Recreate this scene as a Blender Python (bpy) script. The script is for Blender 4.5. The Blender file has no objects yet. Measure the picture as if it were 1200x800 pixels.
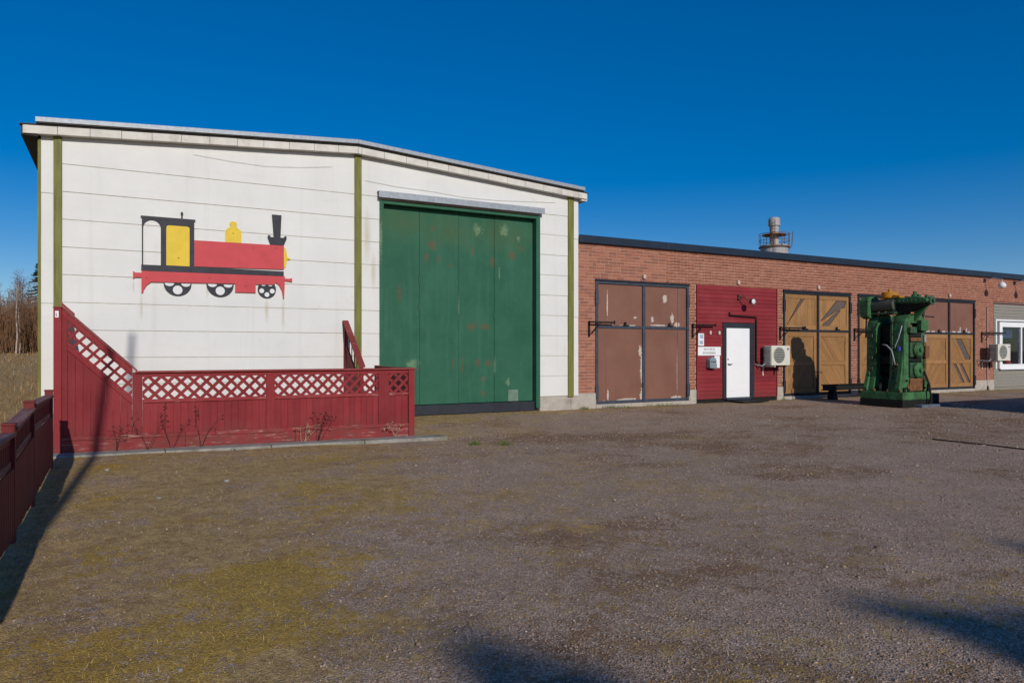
import bpy, math, random
import numpy as np
from mathutils import Vector, Matrix, Quaternion
R = math.radians
random.seed(7); rng = np.random.default_rng(7)
S = bpy.context.scene
COL = S.collection

# ------------------------------------------------------------------ camera, sky, sun, exposure
cd = bpy.data.cameras.new('camera'); cam = bpy.data.objects.new('camera', cd); COL.objects.link(cam)
cam.location = (0, -16, 1.5); cam.rotation_euler = (R(90), 0, R(-28.35))
cd.sensor_width = 36; cd.lens = 25.5; cd.shift_y = 0.0092; cd.clip_end = 5000; cd.clip_start = 0.05
S.camera = cam
SUN_EL, SUN_SIDE = 23.0, 0.075
sun_az = math.atan2(SUN_SIDE, 1.0)
w = bpy.data.worlds.new('World'); S.world = w; w.use_nodes = True
wn = w.node_tree.nodes; wl = w.node_tree.links
bg = wn['Background']; sky = wn.new('ShaderNodeTexSky'); sky.sky_type = 'NISHITA'; sky.sun_disc = False
sky.sun_elevation = R(SUN_EL); sky.sun_rotation = math.pi + sun_az
sky.air_density = 0.9; sky.dust_density = 0.7; sky.ozone_density = 3.0; sky.altitude = 1200
hs = wn.new('ShaderNodeHueSaturation'); hs.inputs['Hue'].default_value = .512; hs.inputs['Saturation'].default_value = 1.78; hs.inputs['Value'].default_value = 1.40
gm = wn.new('ShaderNodeGamma'); gm.inputs['Gamma'].default_value = .72
wl.new(sky.outputs[0], gm.inputs['Color']); wl.new(gm.outputs[0], hs.inputs['Color']); wl.new(hs.outputs[0], bg.inputs['Color'])
bg.inputs['Strength'].default_value = 0.10
sd = bpy.data.lights.new('sun', 'SUN'); sd.energy = 3.2; sd.angle = R(0.53); sd.color = (1.0, 0.93, 0.82)
sun = bpy.data.objects.new('sun', sd); COL.objects.link(sun)
ldir = Vector((SUN_SIDE, 1.0, -math.tan(R(SUN_EL)) * math.hypot(1, SUN_SIDE)))
sun.rotation_euler = ldir.to_track_quat('-Z', 'Y').to_euler(); sun.location = (-4, -30, 25)
S.view_settings.view_transform = 'Standard'; S.view_settings.look = 'None'
S.view_settings.exposure = 0.0; S.view_settings.gamma = 1.0; S.view_settings.use_curve_mapping = False
S.cycles.max_bounces = 6; S.cycles.use_denoising = True

# ------------------------------------------------------------------ materials
class NT:
    def __init__(s, name):
        s.m = bpy.data.materials.new(name); s.m.use_nodes = True
        s.t = s.m.node_tree; s.n = s.t.nodes; s.l = s.t.links
        s.b = s.n['Principled BSDF']
    def add(s, typ, **kw):
        x = s.n.new(typ)
        for k, v in kw.items(): setattr(x, k, v)
        return x
    def put(s, sock, v):
        if hasattr(v, 'links'): s.l.new(v, sock)
        elif isinstance(v, (tuple, list)) and len(v) == 3 and sock.type == 'RGBA': sock.default_value = (*v, 1)
        else: sock.default_value = v
    def coord(s, kind='Object', scale=(1, 1, 1), loc=(0, 0, 0), rot=(0, 0, 0)):
        c = s.add('ShaderNodeTexCoord'); mp = s.add('ShaderNodeMapping')
        s.l.new(c.outputs[kind], mp.inputs[0]); mp.inputs['Scale'].default_value = scale
        mp.inputs['Location'].default_value = loc; mp.inputs['Rotation'].default_value = rot
        return mp.outputs[0]
    def noise(s, vec, scale=5., detail=4., rough=.55, dist=0.):
        x = s.add('ShaderNodeTexNoise'); s.l.new(vec, x.inputs['Vector'])
        x.inputs['Scale'].default_value = scale; x.inputs['Detail'].default_value = detail
        x.inputs['Roughness'].default_value = rough; x.inputs['Distortion'].default_value = dist
        return x.outputs['Fac']
    def ramp(s, f, lo, hi, a=0., b=1.):
        x = s.add('ShaderNodeMapRange'); s.put(x.inputs[0], f); x.inputs[1].default_value = lo; x.inputs[2].default_value = hi
        x.inputs[3].default_value = a; x.inputs[4].default_value = b
        return x.outputs[0]
    def mix(s, f, a, b, mode='MIX'):
        x = s.add('ShaderNodeMix', data_type='RGBA', blend_type=mode)
        s.put(x.inputs[0], f); s.put(x.inputs[6], a); s.put(x.inputs[7], b)
        return x.outputs[2]
    def math(s, op, a, b=0., c=None):
        x = s.add('ShaderNodeMath', operation=op); s.put(x.inputs[0], a); s.put(x.inputs[1], b)
        if c is not None: s.put(x.inputs[2], c)
        return x.outputs[0]
    def bump(s, h, strength=.3, dist=.01):
        x = s.add('ShaderNodeBump'); s.put(x.inputs['Height'], h); x.inputs['Strength'].default_value = strength
        x.inputs['Distance'].default_value = dist; s.l.new(x.outputs[0], s.b.inputs['Normal'])
    def attr(s, name, out='Color'):
        x = s.add('ShaderNodeAttribute'); x.attribute_name = name; return x.outputs[out]
    def spots(s, lst, wob=.12, nscale=9.):
        # soft union of ellipses (x, z, rx, rz) in object space with a ragged edge
        c = s.add('ShaderNodeTexCoord'); sp = s.add('ShaderNodeSeparateXYZ'); s.l.new(c.outputs['Object'], sp.inputs[0])
        n = s.noise(c.outputs['Object'], nscale, 6, .65)
        out = None
        for (x, z, rx, rz) in lst:
            dx = s.math('DIVIDE', s.math('SUBTRACT', sp.outputs[0], x), rx); dz = s.math('DIVIDE', s.math('SUBTRACT', sp.outputs[2], z), rz)
            d = s.math('SQRT', s.math('ADD', s.math('MULTIPLY', dx, dx), s.math('MULTIPLY', dz, dz)))
            m = s.math('SUBTRACT', 1., d)
            out = m if out is None else s.math('MAXIMUM', out, m)
        return s.math('ADD', s.math('MAXIMUM', out, -1.), s.math('MULTIPLY', s.math('SUBTRACT', n, .5), wob * 10))
    def done(s, col, rough=.6, metal=0., spec=.4):
        s.put(s.b.inputs['Base Color'], col); s.put(s.b.inputs['Roughness'], rough)
        s.b.inputs['Metallic'].default_value = metal; s.b.inputs['Specular IOR Level'].default_value = spec
        return s.m

def simple(name, col, rough=.6, var=.25, scale=6., metal=0., stretch=(1, 1, 1), bump=.0, bdist=.004, spec=.22, dirt=None, dlo=.55, dhi=.75):
    t = NT(name); v = t.coord(scale=stretch); n = t.noise(v, scale, 6, .6)
    c2 = tuple(min(1, x * (1 + var)) for x in col); c1 = tuple(x * (1 - var) for x in col)
    c = t.mix(t.ramp(n, .3, .7), c1, c2)
    if dirt is not None: c = t.mix(t.ramp(t.noise(v, scale * .45, 8, .7), dlo, dhi), c, dirt)
    if bump: t.bump(t.noise(v, scale * 6, 4), bump, bdist)
    return t.done(c, rough, metal, spec)

MT = {}
def mk_materials():
    # white fibre-cement sheets: faint run-down streaks, rust runs under the locomotive's ironwork
    t = NT('white sheet'); v = t.coord(scale=(1, 1, 1)); vs = t.coord(scale=(9, 9, .35))
    c = t.mix(t.ramp(t.noise(v, 1.1, 5), .3, .75), (.70, .70, .685), (.63, .63, .62))
    c = t.mix(t.ramp(t.noise(vs, .6, 5, .6), .55, .85, 0, .35), c, (.46, .45, .42))
    c = t.mix(t.ramp(t.noise(v, 3.2, 8, .75), .60, .74, 0, .32), c, (.42, .41, .37))
    c = t.mix(t.ramp(t.noise(t.coord(scale=(1, 1, 4)), .9, 8, .75), .55, .72, 0, .3), c, (.50, .485, .44))
    run = t.spots([(.36, 2.36, .03, .36), (2.72, 2.36, .05, .30), (3.06, 2.3, .045, .45), (.22, 2.75, .02, .18), (1.56, 2.75, .03, .2), (4.9, 4.1, .12, .7), (5.05, 3.3, .08, .5)], .05, 14)
    c = t.mix(t.ramp(run, 0, .9, 0, .55), c, (.42, .36, .22))
    t.bump(t.noise(v, 30, 4), .06, .003); MT['white'] = t.done(c, .62, 0, .35)
    MT['seam'] = simple('stained joint', (.50, .455, .38), .9, .25, 5, stretch=(1, 1, .3))
    MT['olive'] = simple('olive paint', (.165, .165, .042), .6, .3, 3, stretch=(6, 6, .5), bump=.15, dirt=(.10, .10, .045))
    MT['cream'] = simple('cream painted board', (.62, .595, .545), .6, .12, 4, bump=.1, dirt=(.36, .32, .27), dlo=.55, dhi=.75)
    MT['zinc'] = simple('galvanised sheet', (.30, .33, .37), .5, .18, 14, metal=.2, bump=.05)
    MT['darkgap'] = simple('dark board and gap shade', (.05, .045, .04), .8, .2, 6)  # dark roof boards; this dark also paints the shade gap under the flashing
    t = NT('concrete'); v = t.coord(); c = t.mix(t.ramp(t.noise(v, 6, 8, .65), .3, .7), (.34, .30, .26), (.47, .43, .38))
    c = t.mix(t.ramp(t.noise(v, 2.2, 6), .55, .75, 0, .8), c, (.23, .20, .17)); t.bump(t.noise(v, 40, 6), .5, .006); MT['concrete'] = t.done(c, .9, 0, .2)
    t = NT('kerb concrete'); v = t.coord(); c = t.mix(t.ramp(t.noise(v, 9, 8, .65), .3, .7), (.20, .19, .17), (.34, .33, .30))
    c = t.mix(t.ramp(t.noise(v, 2.6, 6), .5, .7, 0, .8), c, (.10, .11, .06)); t.bump(t.noise(v, 50, 6), .6, .006); MT['kerb'] = t.done(c, .9, 0, .2)
    # green gate
    t = NT('green gate paint'); v = t.coord(); vs = t.coord(scale=(3, 3, .22))
    c = t.mix(t.ramp(t.noise(v, 1.3, 6, .65), .3, .7), (.016, .092, .052), (.030, .122, .074))
    c = t.mix(t.ramp(t.noise(vs, 1.7, 7, .7), .5, .8, 0, .6), c, (.055, .17, .12))
    c = t.mix(t.ramp(t.noise(v, 2.3, 8, .75), .6, .72, 0, .35), c, (.07, .19, .14))
    top = t.spots([(5.9, 4.5, 1.0, .5), (7.0, 4.35, 1.1, .5), (8.5, 4.4, 1.1, .55)], .12, 3)
    c = t.mix(t.ramp(top, 0, 1.0, 0, .45), c, (.075, .105, .035))
    rs = t.spots([(6.55, 4.02, .17, .16), (6.40, 3.72, .07, .16), (6.72, 3.70, .07, .14), (7.02, 3.55, .09, .07), (7.62, 3.93, .07, .17), (8.15, 3.72, .1, .2), (8.72, 3.9, .15, .17), (9.0, 4.1, .08, .1), (5.72, 2.85, .07, .26), (7.6, 2.1, .2, .12), (7.95, 2.1, .18, .1), (7.75, 1.2, .1, .14), (8.05, 1.2, .12, .12), (7.33, 1.1, .05, .3), (7.1, 1.2, .04, .24), (7.9, .8, .1, .1), (7.9, .45, .09, .1), (6.55, 4.42, .06, .1)], .24, 15)
    c = t.mix(t.ramp(rs, 0.1, .9, 0, .55), c, (.15, .062, .028))
    pl = t.spots([(7.75, 4.48, .16, .18), (8.48, 4.5, .18, .2), (8.9, 4.35, .08, .1), (7.24, 2.6, .025, .42), (8.6, .72, .09, .12), (6.05, 1.2, .25, .14), (8.35, 3.45, .03, .2), (8.22, 1.1, .03, .3), (5.21, 4.1, .06, .7)], .26, 17)
    c = t.mix(t.ramp(pl, 0.15, .8, 0, .45), c, (.24, .34, .20))
    t.bump(t.noise(v, 22, 5), .12, .004); MT['green'] = t.done(c, .6, 0, .2)
    # red painted timber, dry and weathered
    def red(name, a, b, worn, lo, hi, stretch):
        t = NT(name); v = t.coord(scale=stretch); n = t.noise(v, 3, 7, .65)
        c = t.mix(t.ramp(n, .3, .7), a, b)
        oi = t.add('ShaderNodeObjectInfo'); c = t.mix(t.math('MULTIPLY', oi.outputs['Random'], .6), c, tuple(x * .66 for x in a))
        c = t.mix(t.ramp(t.noise(t.coord(), .9, 6, .7), .45, .75, 0, .4), c, tuple(min(1, x * 1.1 + .03) for x in b))
        sz = t.add('ShaderNodeSeparateXYZ'); t.l.new(t.add('ShaderNodeNewGeometry').outputs['Position'], sz.inputs[0])
        c = t.mix(t.math('MULTIPLY', t.ramp(sz.outputs[2], .45, .0), t.ramp(t.noise(t.coord(), 7, 7, .7), .4, .7, 0, .75)), c, (.10, .055, .04))
        c = t.mix(t.ramp(t.noise(v, 2.1, 10, .8), lo, hi), c, worn)
        t.bump(t.noise(v, 14, 5), .3, .004); return t.done(c, .68, 0, .25)
    MT['red'] = red('red timber', (.195, .016, .021), (.275, .026, .032), (.36, .15, .13), .64, .76, (14, 14, .6))
    MT['redrail'] = red('red rail timber', (.22, .022, .026), (.31, .036, .04), (.40, .25, .21), .56, .64, (1.6, 8, 14))
    MT['redcap'] = red('red cap board', (.20, .03, .028), (.27, .05, .045), (.30, .19, .15), .56, .68, (.8, 10, 10))
    MT['redfence'] = red('dark red fence timber', (.14, .017, .018), (.19, .025, .026), (.22, .12, .10), .68, .78, (14, 14, .6))
    MT['redfencecap'] = red('weathered fence rail', (.17, .045, .04), (.22, .07, .06), (.27, .20, .18), .45, .65, (10, .8, 10))
    MT['redsiding'] = red('red siding', (.20, .017, .024), (.265, .026, .034), (.27, .06, .05), .72, .82, (.7, 8, 20))
    # bricks
    t = NT('brick'); v = t.coord(); a = t.attr('tint')
    hsv = t.add('ShaderNodeSeparateColor'); t.l.new(a, hsv.inputs[0])
    c = t.mix(hsv.outputs[0], (.325, .118, .076), (.40, .175, .118)); c = t.mix(t.ramp(hsv.outputs[1], .80, 1.1), c, (.20, .085, .066))
    c = t.mix(t.ramp(t.noise(v, 26, 5, .7), .35, .75, 0, .3), c, (.22, .082, .058)); t.bump(t.noise(v, 70, 5), .5, .006); MT['brick'] = t.done(c, .88, 0, .2)
    MT['mortar'] = simple('mortar', (.44, .29, .22), .95, .2, 20, bump=.3, dirt=(.32, .21, .16), dlo=.5, dhi=.75)
    MT['navy'] = simple('navy roof flashing', (.012, .020, .036), .35, .25, 2, spec=.5)
    MT['steel'] = simple('blue grey steel', (.050, .062, .085), .5, .25, 8, dirt=(.10, .065, .045), dlo=.6, dhi=.75)
    MT['darksteel'] = simple('dark steel', (.022, .025, .034), .5, .3, 8, dirt=(.05, .03, .02), dlo=.62, dhi=.78)
    MT['iron'] = simple('black iron', (.010, .009, .009), .6, .3, 12, dirt=(.05, .02, .012), dlo=.62, dhi=.75)
    # brown board with peeled paint
    def brown(name, pts, rx):
        t = NT(name); v = t.coord(); c = t.mix(t.ramp(t.noise(v, 1.4, 5), .3, .7), (.175, .078, .052), (.215, .100, .070))
        c = t.mix(t.ramp(t.noise(t.coord(scale=(2, 2, .3)), 1.2, 5), .5, .8, 0, .5), c, (.135, .062, .045))
        p = t.spots(pts, .19, 16); c = t.mix(t.ramp(p, .18, .34), c, t.mix(t.ramp(t.noise(v, 5, 4), .4, .6), (.44, .40, .40), (.50, .42, .34)))
        t.bump(t.noise(v, 2.2, 4), .35, .03); return t.done(c, .55, 0, .35)
    P1 = [(12.80, 1.05, .10, .62), (12.72, 1.50, .07, .2), (12.78, .22, .09, .3), (12.3, .16, .42, .05), (11.5, .13, .2, .04), (11.62, .3, .04, .2), (11.6, 2.75, .028, .5), (13.6, 2.98, .10, .16), (13.15, 2.38, .06, .12), (13.87, 2.42, .08, .2), (14.05, 2.25, .14, .08), (12.55, 2.42, .08, .04), (14.06, .9, .02, .9), (14.02, .18, .26, .05), (12.3, 2.2, .3, .03), (13.4, 2.22, .4, .03)]
    MT['brown'] = brown('brown painted board', P1, 1)
    P4 = [(25.9 + .32 * i, 2.20, .15, .06) for i in range(9)] + [(27.9, 2.30, .05, .14), (28.3, 2.28, .05, .12)]
    MT['brown2'] = brown('brown painted board over planks', P4, 1)
    def wood(name, a, b, rot):
        t = NT(name); v = t.coord(scale=(1, 1, 1), rot=(0, rot, 0)); mp = t.add('ShaderNodeMapping'); t.l.new(v, mp.inputs[0]); mp.inputs['Scale'].default_value = (16, 16, .9)
        n = t.noise(mp.outputs[0], 2.2, 7, .65, .8); c = t.mix(t.ramp(n, .28, .72), a, b)
        oi = t.add('ShaderNodeObjectInfo'); c = t.mix(t.math('MULTIPLY', oi.outputs['Random'], .5), c, tuple(x * .68 for x in a))
        c = t.mix(t.ramp(t.noise(v, 2.0, 8, .75), .50, .72, 0, .65), c, (.15, .085, .042)); t.bump(n, .25, .004); return t.done(c, .6, 0, .3)
    MT['wood'] = wood('oiled pine', (.30, .150, .054), (.40, .215, .085), 0)
    MT['wooddiag'] = wood('oiled pine laid diagonally', (.27, .132, .047), (.375, .197, .077), R(38))
    MT['greywood'] = simple('greyed board', (.11, .085, .075), .8, .4, 6, stretch=(8, 8, 1), bump=.2)
    MT['greysiding'] = simple('grey siding', (.235, .222, .195), .7, .15, 5, stretch=(1, 4, 12), bump=.15)
    MT['whitepaint'] = simple('white paint', (.78, .79, .81), .45, .04, 3)
    MT['whitedoor'] = simple('white door enamel', (.80, .81, .83), .4, .03, 2)
    MT['framedark'] = simple('charcoal door frame', (.028, .032, .042), .45, .2, 5)
    MT['acwhite'] = simple('air unit casing', (.62, .60, .53), .5, .08, 4, dirt=(.42, .38, .30))
    MT['acgrille'] = simple('air unit grille', (.32, .33, .29), .6, .15, 6)
    MT['acfin'] = simple('air unit fins', (.09, .09, .10), .5, .3, 20, metal=.4)
    MT['acblue'] = simple('blue print', (.05, .16, .35), .5, .1, 4)
    MT['ventgreen'] = simple('faded green vent', (.15, .225, .175), .6, .15, 6)
    MT['mailgrey'] = simple('grey plastic', (.20, .25, .28), .5, .15, 5)
    MT['ink'] = simple('ink', (.06, .06, .065), .7, .2, 30)
    MT['paleblue'] = simple('pale blue print', (.33, .40, .50), .6, .2, 30)
    MT['ceramic'] = simple('pale ceramic', (.52, .44, .36), .5, .15, 10)
    MT['rustlamp'] = simple('rusty lamp metal', (.09, .05, .035), .6, .4, 14)
    MT['milk'] = simple('milk glass', (.75, .76, .78), .25, .03, 4)
    t = NT('window glass'); t.b.inputs['Transmission Weight'].default_value = 1.0; MT['glass'] = t.done((.85, .9, .92), .02, 0, .5); t.b.inputs['IOR'].default_value = 1.3
    MT['room'] = simple('dim room', (.05, .055, .07), .9, .2, 2)
    MT['curtain'] = simple('blue blind', (.04, .06, .16), .9, .3, 5, stretch=(6, 1, 1))
    MT['redpot'] = simple('red pot', (.42, .035, .03), .4, .1, 5)
    # locomotive sign
    MT['signblack'] = simple('sign black', (.030, .032, .044), .55, .25, 6)
    MT['signred'] = simple('sign red', (.53, .062, .075), .55, .08, 4, dirt=(.42, .10, .09), dlo=.62, dhi=.8)
    MT['signyellow'] = simple('sign yellow', (.70, .50, .045), .55, .08, 4)
    MT['signhole'] = simple('sign white', (.70, .71, .715), .6, .04, 4)
    # machine
    t = NT('machine green'); v = t.coord(); c = t.mix(t.ramp(t.noise(v, 5, 7, .7), .35, .7), (.034, .118, .042), (.072, .195, .080))
    c = t.mix(t.ramp(t.noise(v, 3.4, 8, .75), .47, .64, 0, .9), c, (.020, .027, .014)); c = t.mix(t.ramp(t.noise(v, 7, 8, .75), .64, .72, 0, .7), c, (.14, .06, .025))
    t.bump(t.noise(v, 14, 7), .5, .02); MT['mgreen'] = t.done(c, .72, 0, .25)
    t = NT('oily green'); v = t.coord(); c = t.mix(t.ramp(t.noise(v, 6, 7, .7), .35, .65), (.018, .035, .02), (.055, .12, .06)); t.bump(t.noise(v, 25, 5), .3, .01); MT['mdark'] = t.done(c, .5, 0, .4)
    MT['mblack'] = simple('oily black steel', (.012, .013, .012), .65, .4, 9, spec=.2, dirt=(.03, .022, .014))
    MT['mgrey'] = simple('grey green motor', (.075, .085, .065), .5, .3, 7, dirt=(.03, .03, .025))
    MT['myellow'] = simple('yellow wheel', (.42, .185, .012), .5, .15, 6, dirt=(.22, .10, .02), dlo=.6, dhi=.75)
    MT['mrust'] = simple('rusty steel', (.16, .075, .035), .8, .4, 10, bump=.3)
    MT['hose'] = simple('pale hose', (.27, .29, .31), .5, .15, 8)
    MT['bluepaint'] = simple('blue fitting', (.03, .06, .25), .5, .2, 8)
    MT['slab'] = simple('blue grey plate', (.10, .115, .15), .7, .3, 5, bump=.2)
    MT['chimney'] = simple('weathered flue metal', (.34, .325, .33), .6, .25, 1.2, dirt=(.24, .13, .09), dlo=.60, dhi=.74)
    MT['rubber'] = simple('dark rubber', (.02, .02, .02), .85, .3, 20, bump=.3)
    # plants
    def veg(name, rough=.8):
        t = NT(name); a = t.attr('tint'); t.b.inputs['Subsurface Weight'].default_value = 0.0
        return t.done(a, rough, 0, .15)
    MT['veg'] = veg('dry grass'); MT['stone'] = veg('gravel stones', .85); MT['leaf'] = veg('needles')
    MT['bark'] = simple('grey bark', (.13, .10, .08), .9, .35, 9, stretch=(3, 3, .5), bump=.4)
    t = NT('birch bark'); v = t.coord(scale=(1, 1, 3)); c = t.mix(t.ramp(t.noise(v, 3, 6, .7), .52, .62), (.46, .37, .31), (.10, .07, .06)); MT['birch'] = t.done(c, .85, 0, .2)
    MT['twig'] = simple('twigs', (.15, .085, .055), .9, .3, 3)
    MT['weed'] = simple('dead weed stem', (.035, .020, .014), .9, .35, 20)
    MT['strawweed'] = simple('straw stem', (.40, .30, .2), .9, .3, 20)
    MT['cable'] = simple('old cable', (.56, .54, .48), .7, .2, 8)
    # ground: gravel, moss and dead grass spread by the ground's own cover map
    t = NT('gravel ground'); v = t.coord(); a = t.add('ShaderNodeSeparateColor'); t.l.new(t.attr('cover'), a.inputs[0])
    vo = t.add('ShaderNodeTexVoronoi'); t.l.new(v, vo.inputs['Vector']); vo.inputs['Scale'].default_value = 95
    sc = t.add('ShaderNodeSeparateColor'); t.l.new(vo.outputs['Color'], sc.inputs[0])
    g = t.mix(sc.outputs[0], (.25, .168, .118), (.68, .495, .365)); g = t.mix(t.ramp(sc.outputs[1], .75, .95), g, (.54, .43, .36))
    g = t.mix(t.ramp(vo.outputs['Distance'], .0, .55), g, (.075, .058, .046), 'MIX') if False else t.mix(t.ramp(vo.outputs['Distance'], .35, .75, 0, .7), g, (.14, .105, .085))
    g = t.mix(t.ramp(t.noise(v, 1.5, 7, .7), .45, .72, 0, .6), g, (.25, .185, .135))
    f1 = t.noise(v, 55, 5, .75); f2 = t.noise(v, 7, 6, .7)
    gr = t.mix(t.ramp(f1, .35, .68), (.27, .165, .068), (.68, .49, .22)); gr = t.mix(t.ramp(f2, .42, .62, 0, .75), gr, (.27, .165, .072))
    mo = t.mix(t.ramp(f1, .3, .7), (.21, .122, .028), (.58, .375, .075))
    so = t.mix(t.ramp(f1, .3, .7), (.14, .080, .046), (.30, .18, .105))
    edge = t.math('MULTIPLY', t.math('SUBTRACT', t.noise(v, 7.5, 7, .75), .5), 2.3)
    fine = t.math('MULTIPLY', t.math('SUBTRACT', t.noise(v, 30, 6, .75), .5), 1.7)
    def cov(ch): return t.ramp(t.math('ADD', t.math('ADD', a.outputs[ch], edge), fine), .39, .62, 0, .95)
    c = t.mix(cov(2), g, so); c = t.mix(cov(0), c, gr)
    c = t.mix(t.ramp(t.math('ADD', t.math('ADD', a.outputs[1], edge), fine), .42, .74, 0, .85), c, mo)
    h = t.math('ADD', t.math('MULTIPLY', vo.outputs['Distance'], -1.0), t.math('MULTIPLY', f1, 1.1)); t.bump(h, .75, .010)
    gran = t.ramp(t.noise(v, 20, 8, .85), .30, .70, .66, 1.46); gran = t.math('MULTIPLY', gran, t.ramp(t.noise(v, 2.4, 6, .7), .3, .7, .88, 1.12))
    c = t.mix(1., c, gran, 'MULTIPLY')
    MT['ground'] = t.done(c, .95, 0, .15)
mk_materials()

# ------------------------------------------------------------------ mesh helpers
class MB:
    def __init__(s): s.v = []; s.f = []
    def add(s, vs, fs):
        o = len(s.v); s.v += [tuple(p) for p in vs]; s.f += [tuple(i + o for i in f) for f in fs]; return s
    def box(s, x0, x1, y0, y1, z0, z1):
        return s.add([(x0, y0, z0), (x1, y0, z0), (x1, y1, z0), (x0, y1, z0), (x0, y0, z1), (x1, y0, z1), (x1, y1, z1), (x0, y1, z1)],
                     [(0, 3, 2, 1), (4, 5, 6, 7), (0, 1, 5, 4), (1, 2, 6, 5), (2, 3, 7, 6), (3, 0, 4, 7)])
    def obox(s, c, size, q):
        a, b, d = (x / 2 for x in size); c = Vector(c)
        vs = [c + q @ Vector(p) for p in ((-a, -b, -d), (a, -b, -d), (a, b, -d), (-a, b, -d), (-a, -b, d), (a, -b, d), (a, b, d), (-a, b, d))]
        return s.add(vs, [(0, 3, 2, 1), (4, 5, 6, 7), (0, 1, 5, 4), (1, 2, 6, 5), (2, 3, 7, 6), (3, 0, 4, 7)])
    def bar(s, p, q, wd, th, up=(0, 0, 1)):
        p, q = Vector(p), Vector(q); d = q - p; x = d.normalized(); u = Vector(up); y = u.cross(x)
        if y.length < 1e-5: y = Vector((1, 0, 0)).cross(x)
        y.normalize(); z = x.cross(y); m = Matrix((x, y, z)).transposed().to_quaternion()
        return s.obox((p + q) / 2, (d.length, wd, th), m)
    def prism(s, poly, a0, a1, plane='xz'):
        n = len(poly); f = {'xz': lambda p, a: (p[0], a, p[1]), 'yz': lambda p, a: (a, p[0], p[1]), 'xy': lambda p, a: (p[0], p[1], a)}[plane]
        vs = [f(p, a0) for p in poly] + [f(p, a1) for p in poly]
        area = sum(poly[i][0] * poly[(i + 1) % n][1] - poly[(i + 1) % n][0] * poly[i][1] for i in range(n))
        fs = [tuple(range(n)), tuple(range(2 * n - 1, n - 1, -1))] + [(i + n, (i + 1) % n + n, (i + 1) % n, i) for i in range(n)]
        flip = (area < 0) != (plane != 'xz')
        if flip: fs = [tuple(reversed(x)) for x in fs]
        return s.add(vs, fs)
    def hexa(s, p0, p1):   # two quads (front list, back list) joined
        return s.add(list(p0) + list(p1), [(0, 1, 2, 3), (7, 6, 5, 4), (0, 4, 5, 1), (1, 5, 6, 2), (2, 6, 7, 3), (3, 7, 4, 0)])
    def tube(s, pts, r, n=8, r1=None):
        pts = [Vector(p) for p in pts]; m = len(pts); rings = []; prev = None
        for i, p in enumerate(pts):
            d = (pts[min(i + 1, m - 1)] - pts[max(i - 1, 0)]).normalized()
            if prev is None: u = d.orthogonal().normalized()
            else: u = (prev - d * prev.dot(d)); u = u.normalized() if u.length > 1e-6 else d.orthogonal().normalized()
            prev = u; v = d.cross(u)
            rr = r if r1 is None else r + (r1 - r) * i / max(1, m - 1)
            rings.append([p + (u * math.cos(2 * math.pi * k / n) + v * math.sin(2 * math.pi * k / n)) * rr for k in range(n)])
        vs = [p for rg in rings for p in rg]; fs = []
        for i in range(m - 1):
            for k in range(n): fs.append((i * n + k, i * n + (k + 1) % n, (i + 1) * n + (k + 1) % n, (i + 1) * n + k))
        fs.append(tuple(range(n - 1, -1, -1))); fs.append(tuple((m - 1) * n + k for k in range(n)))
        return s.add(vs, fs)
    def lathe(s, prof, c, axis='z', n=20):
        vs = []; fs = []; m = len(prof); c = Vector(c)
        for (r, h) in prof:
            for k in range(n):
                a = 2 * math.pi * k / n; p = (r * math.cos(a), r * math.sin(a), h)
                if axis == 'y': p = (p[0], p[2], -p[1])
                if axis == 'x': p = (p[2], p[0], p[1])
                vs.append(c + Vector(p))
        for i in range(m - 1):
            for k in range(n): fs.append((i * n + k, i * n + (k + 1) % n, (i + 1) * n + (k + 1) % n, (i + 1) * n + k))
        fs.append(tuple(range(n - 1, -1, -1))); fs.append(tuple((m - 1) * n + k for k in range(n)))
        return s.add(vs, fs)
    def mesh(s, name, m, smooth=False, tint=None):
        me = bpy.data.meshes.new(name); me.from_pydata(s.v, [], s.f); me.materials.append(MT[m] if isinstance(m, str) else m)
        if smooth:
            for p in me.polygons: p.use_smooth = True
        if tint is not None:
            at = me.color_attributes.new('tint', 'FLOAT_COLOR', 'POINT'); at.data.foreach_set('color', np.tile(np.array((*tint, 1.), np.float32), len(me.vertices)))
        me.update(); return me
    def build(s, name, m, parent=None, smooth=False, bevel=0., label=None, cat=None, group=None, kind=None):
        return link(name, s.mesh(name, m, smooth), parent, bevel, label, cat, group, kind, smooth)

def link(name, me, parent=None, bevel=0., label=None, cat=None, group=None, kind=None, smooth=False, loc=None):
    o = bpy.data.objects.new(name, me); COL.objects.link(o)
    if loc is not None: o.location = loc
    if parent is not None:
        o.parent = parent
        if loc is None:
            wm = Vector((0, 0, 0)); p = parent
            o.matrix_parent_inverse = Matrix.Translation(-world_loc(parent))
    if bevel:
        b = o.modifiers.new('bevel', 'BEVEL'); b.width = bevel; b.segments = 2; b.limit_method = 'ANGLE'; b.harden_normals = False
    if smooth:
        pass
    tag(o, label, cat, group, kind); return o
WL = {}
def world_loc(o): return WL.get(o.name, Vector((0, 0, 0)))
def tag(o, label=None, cat=None, group=None, kind=None):
    if label: o['label'] = label
    if cat: o['category'] = cat
    if group: o['group'] = group
    if kind: o['kind'] = kind
    return o
def empty(name, loc, label=None, cat=None, group=None, kind=None):
    o = bpy.data.objects.new(name, None); COL.objects.link(o); o.location = loc; o.empty_display_size = .2
    WL[o.name] = Vector(loc); return tag(o, label, cat, group, kind)
def bx(name, m, parent, x0, x1, y0, y1, z0, z1, bevel=0., **k): return MB().box(x0, x1, y0, y1, z0, z1).build(name, m, parent, bevel=bevel, **k)

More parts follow.
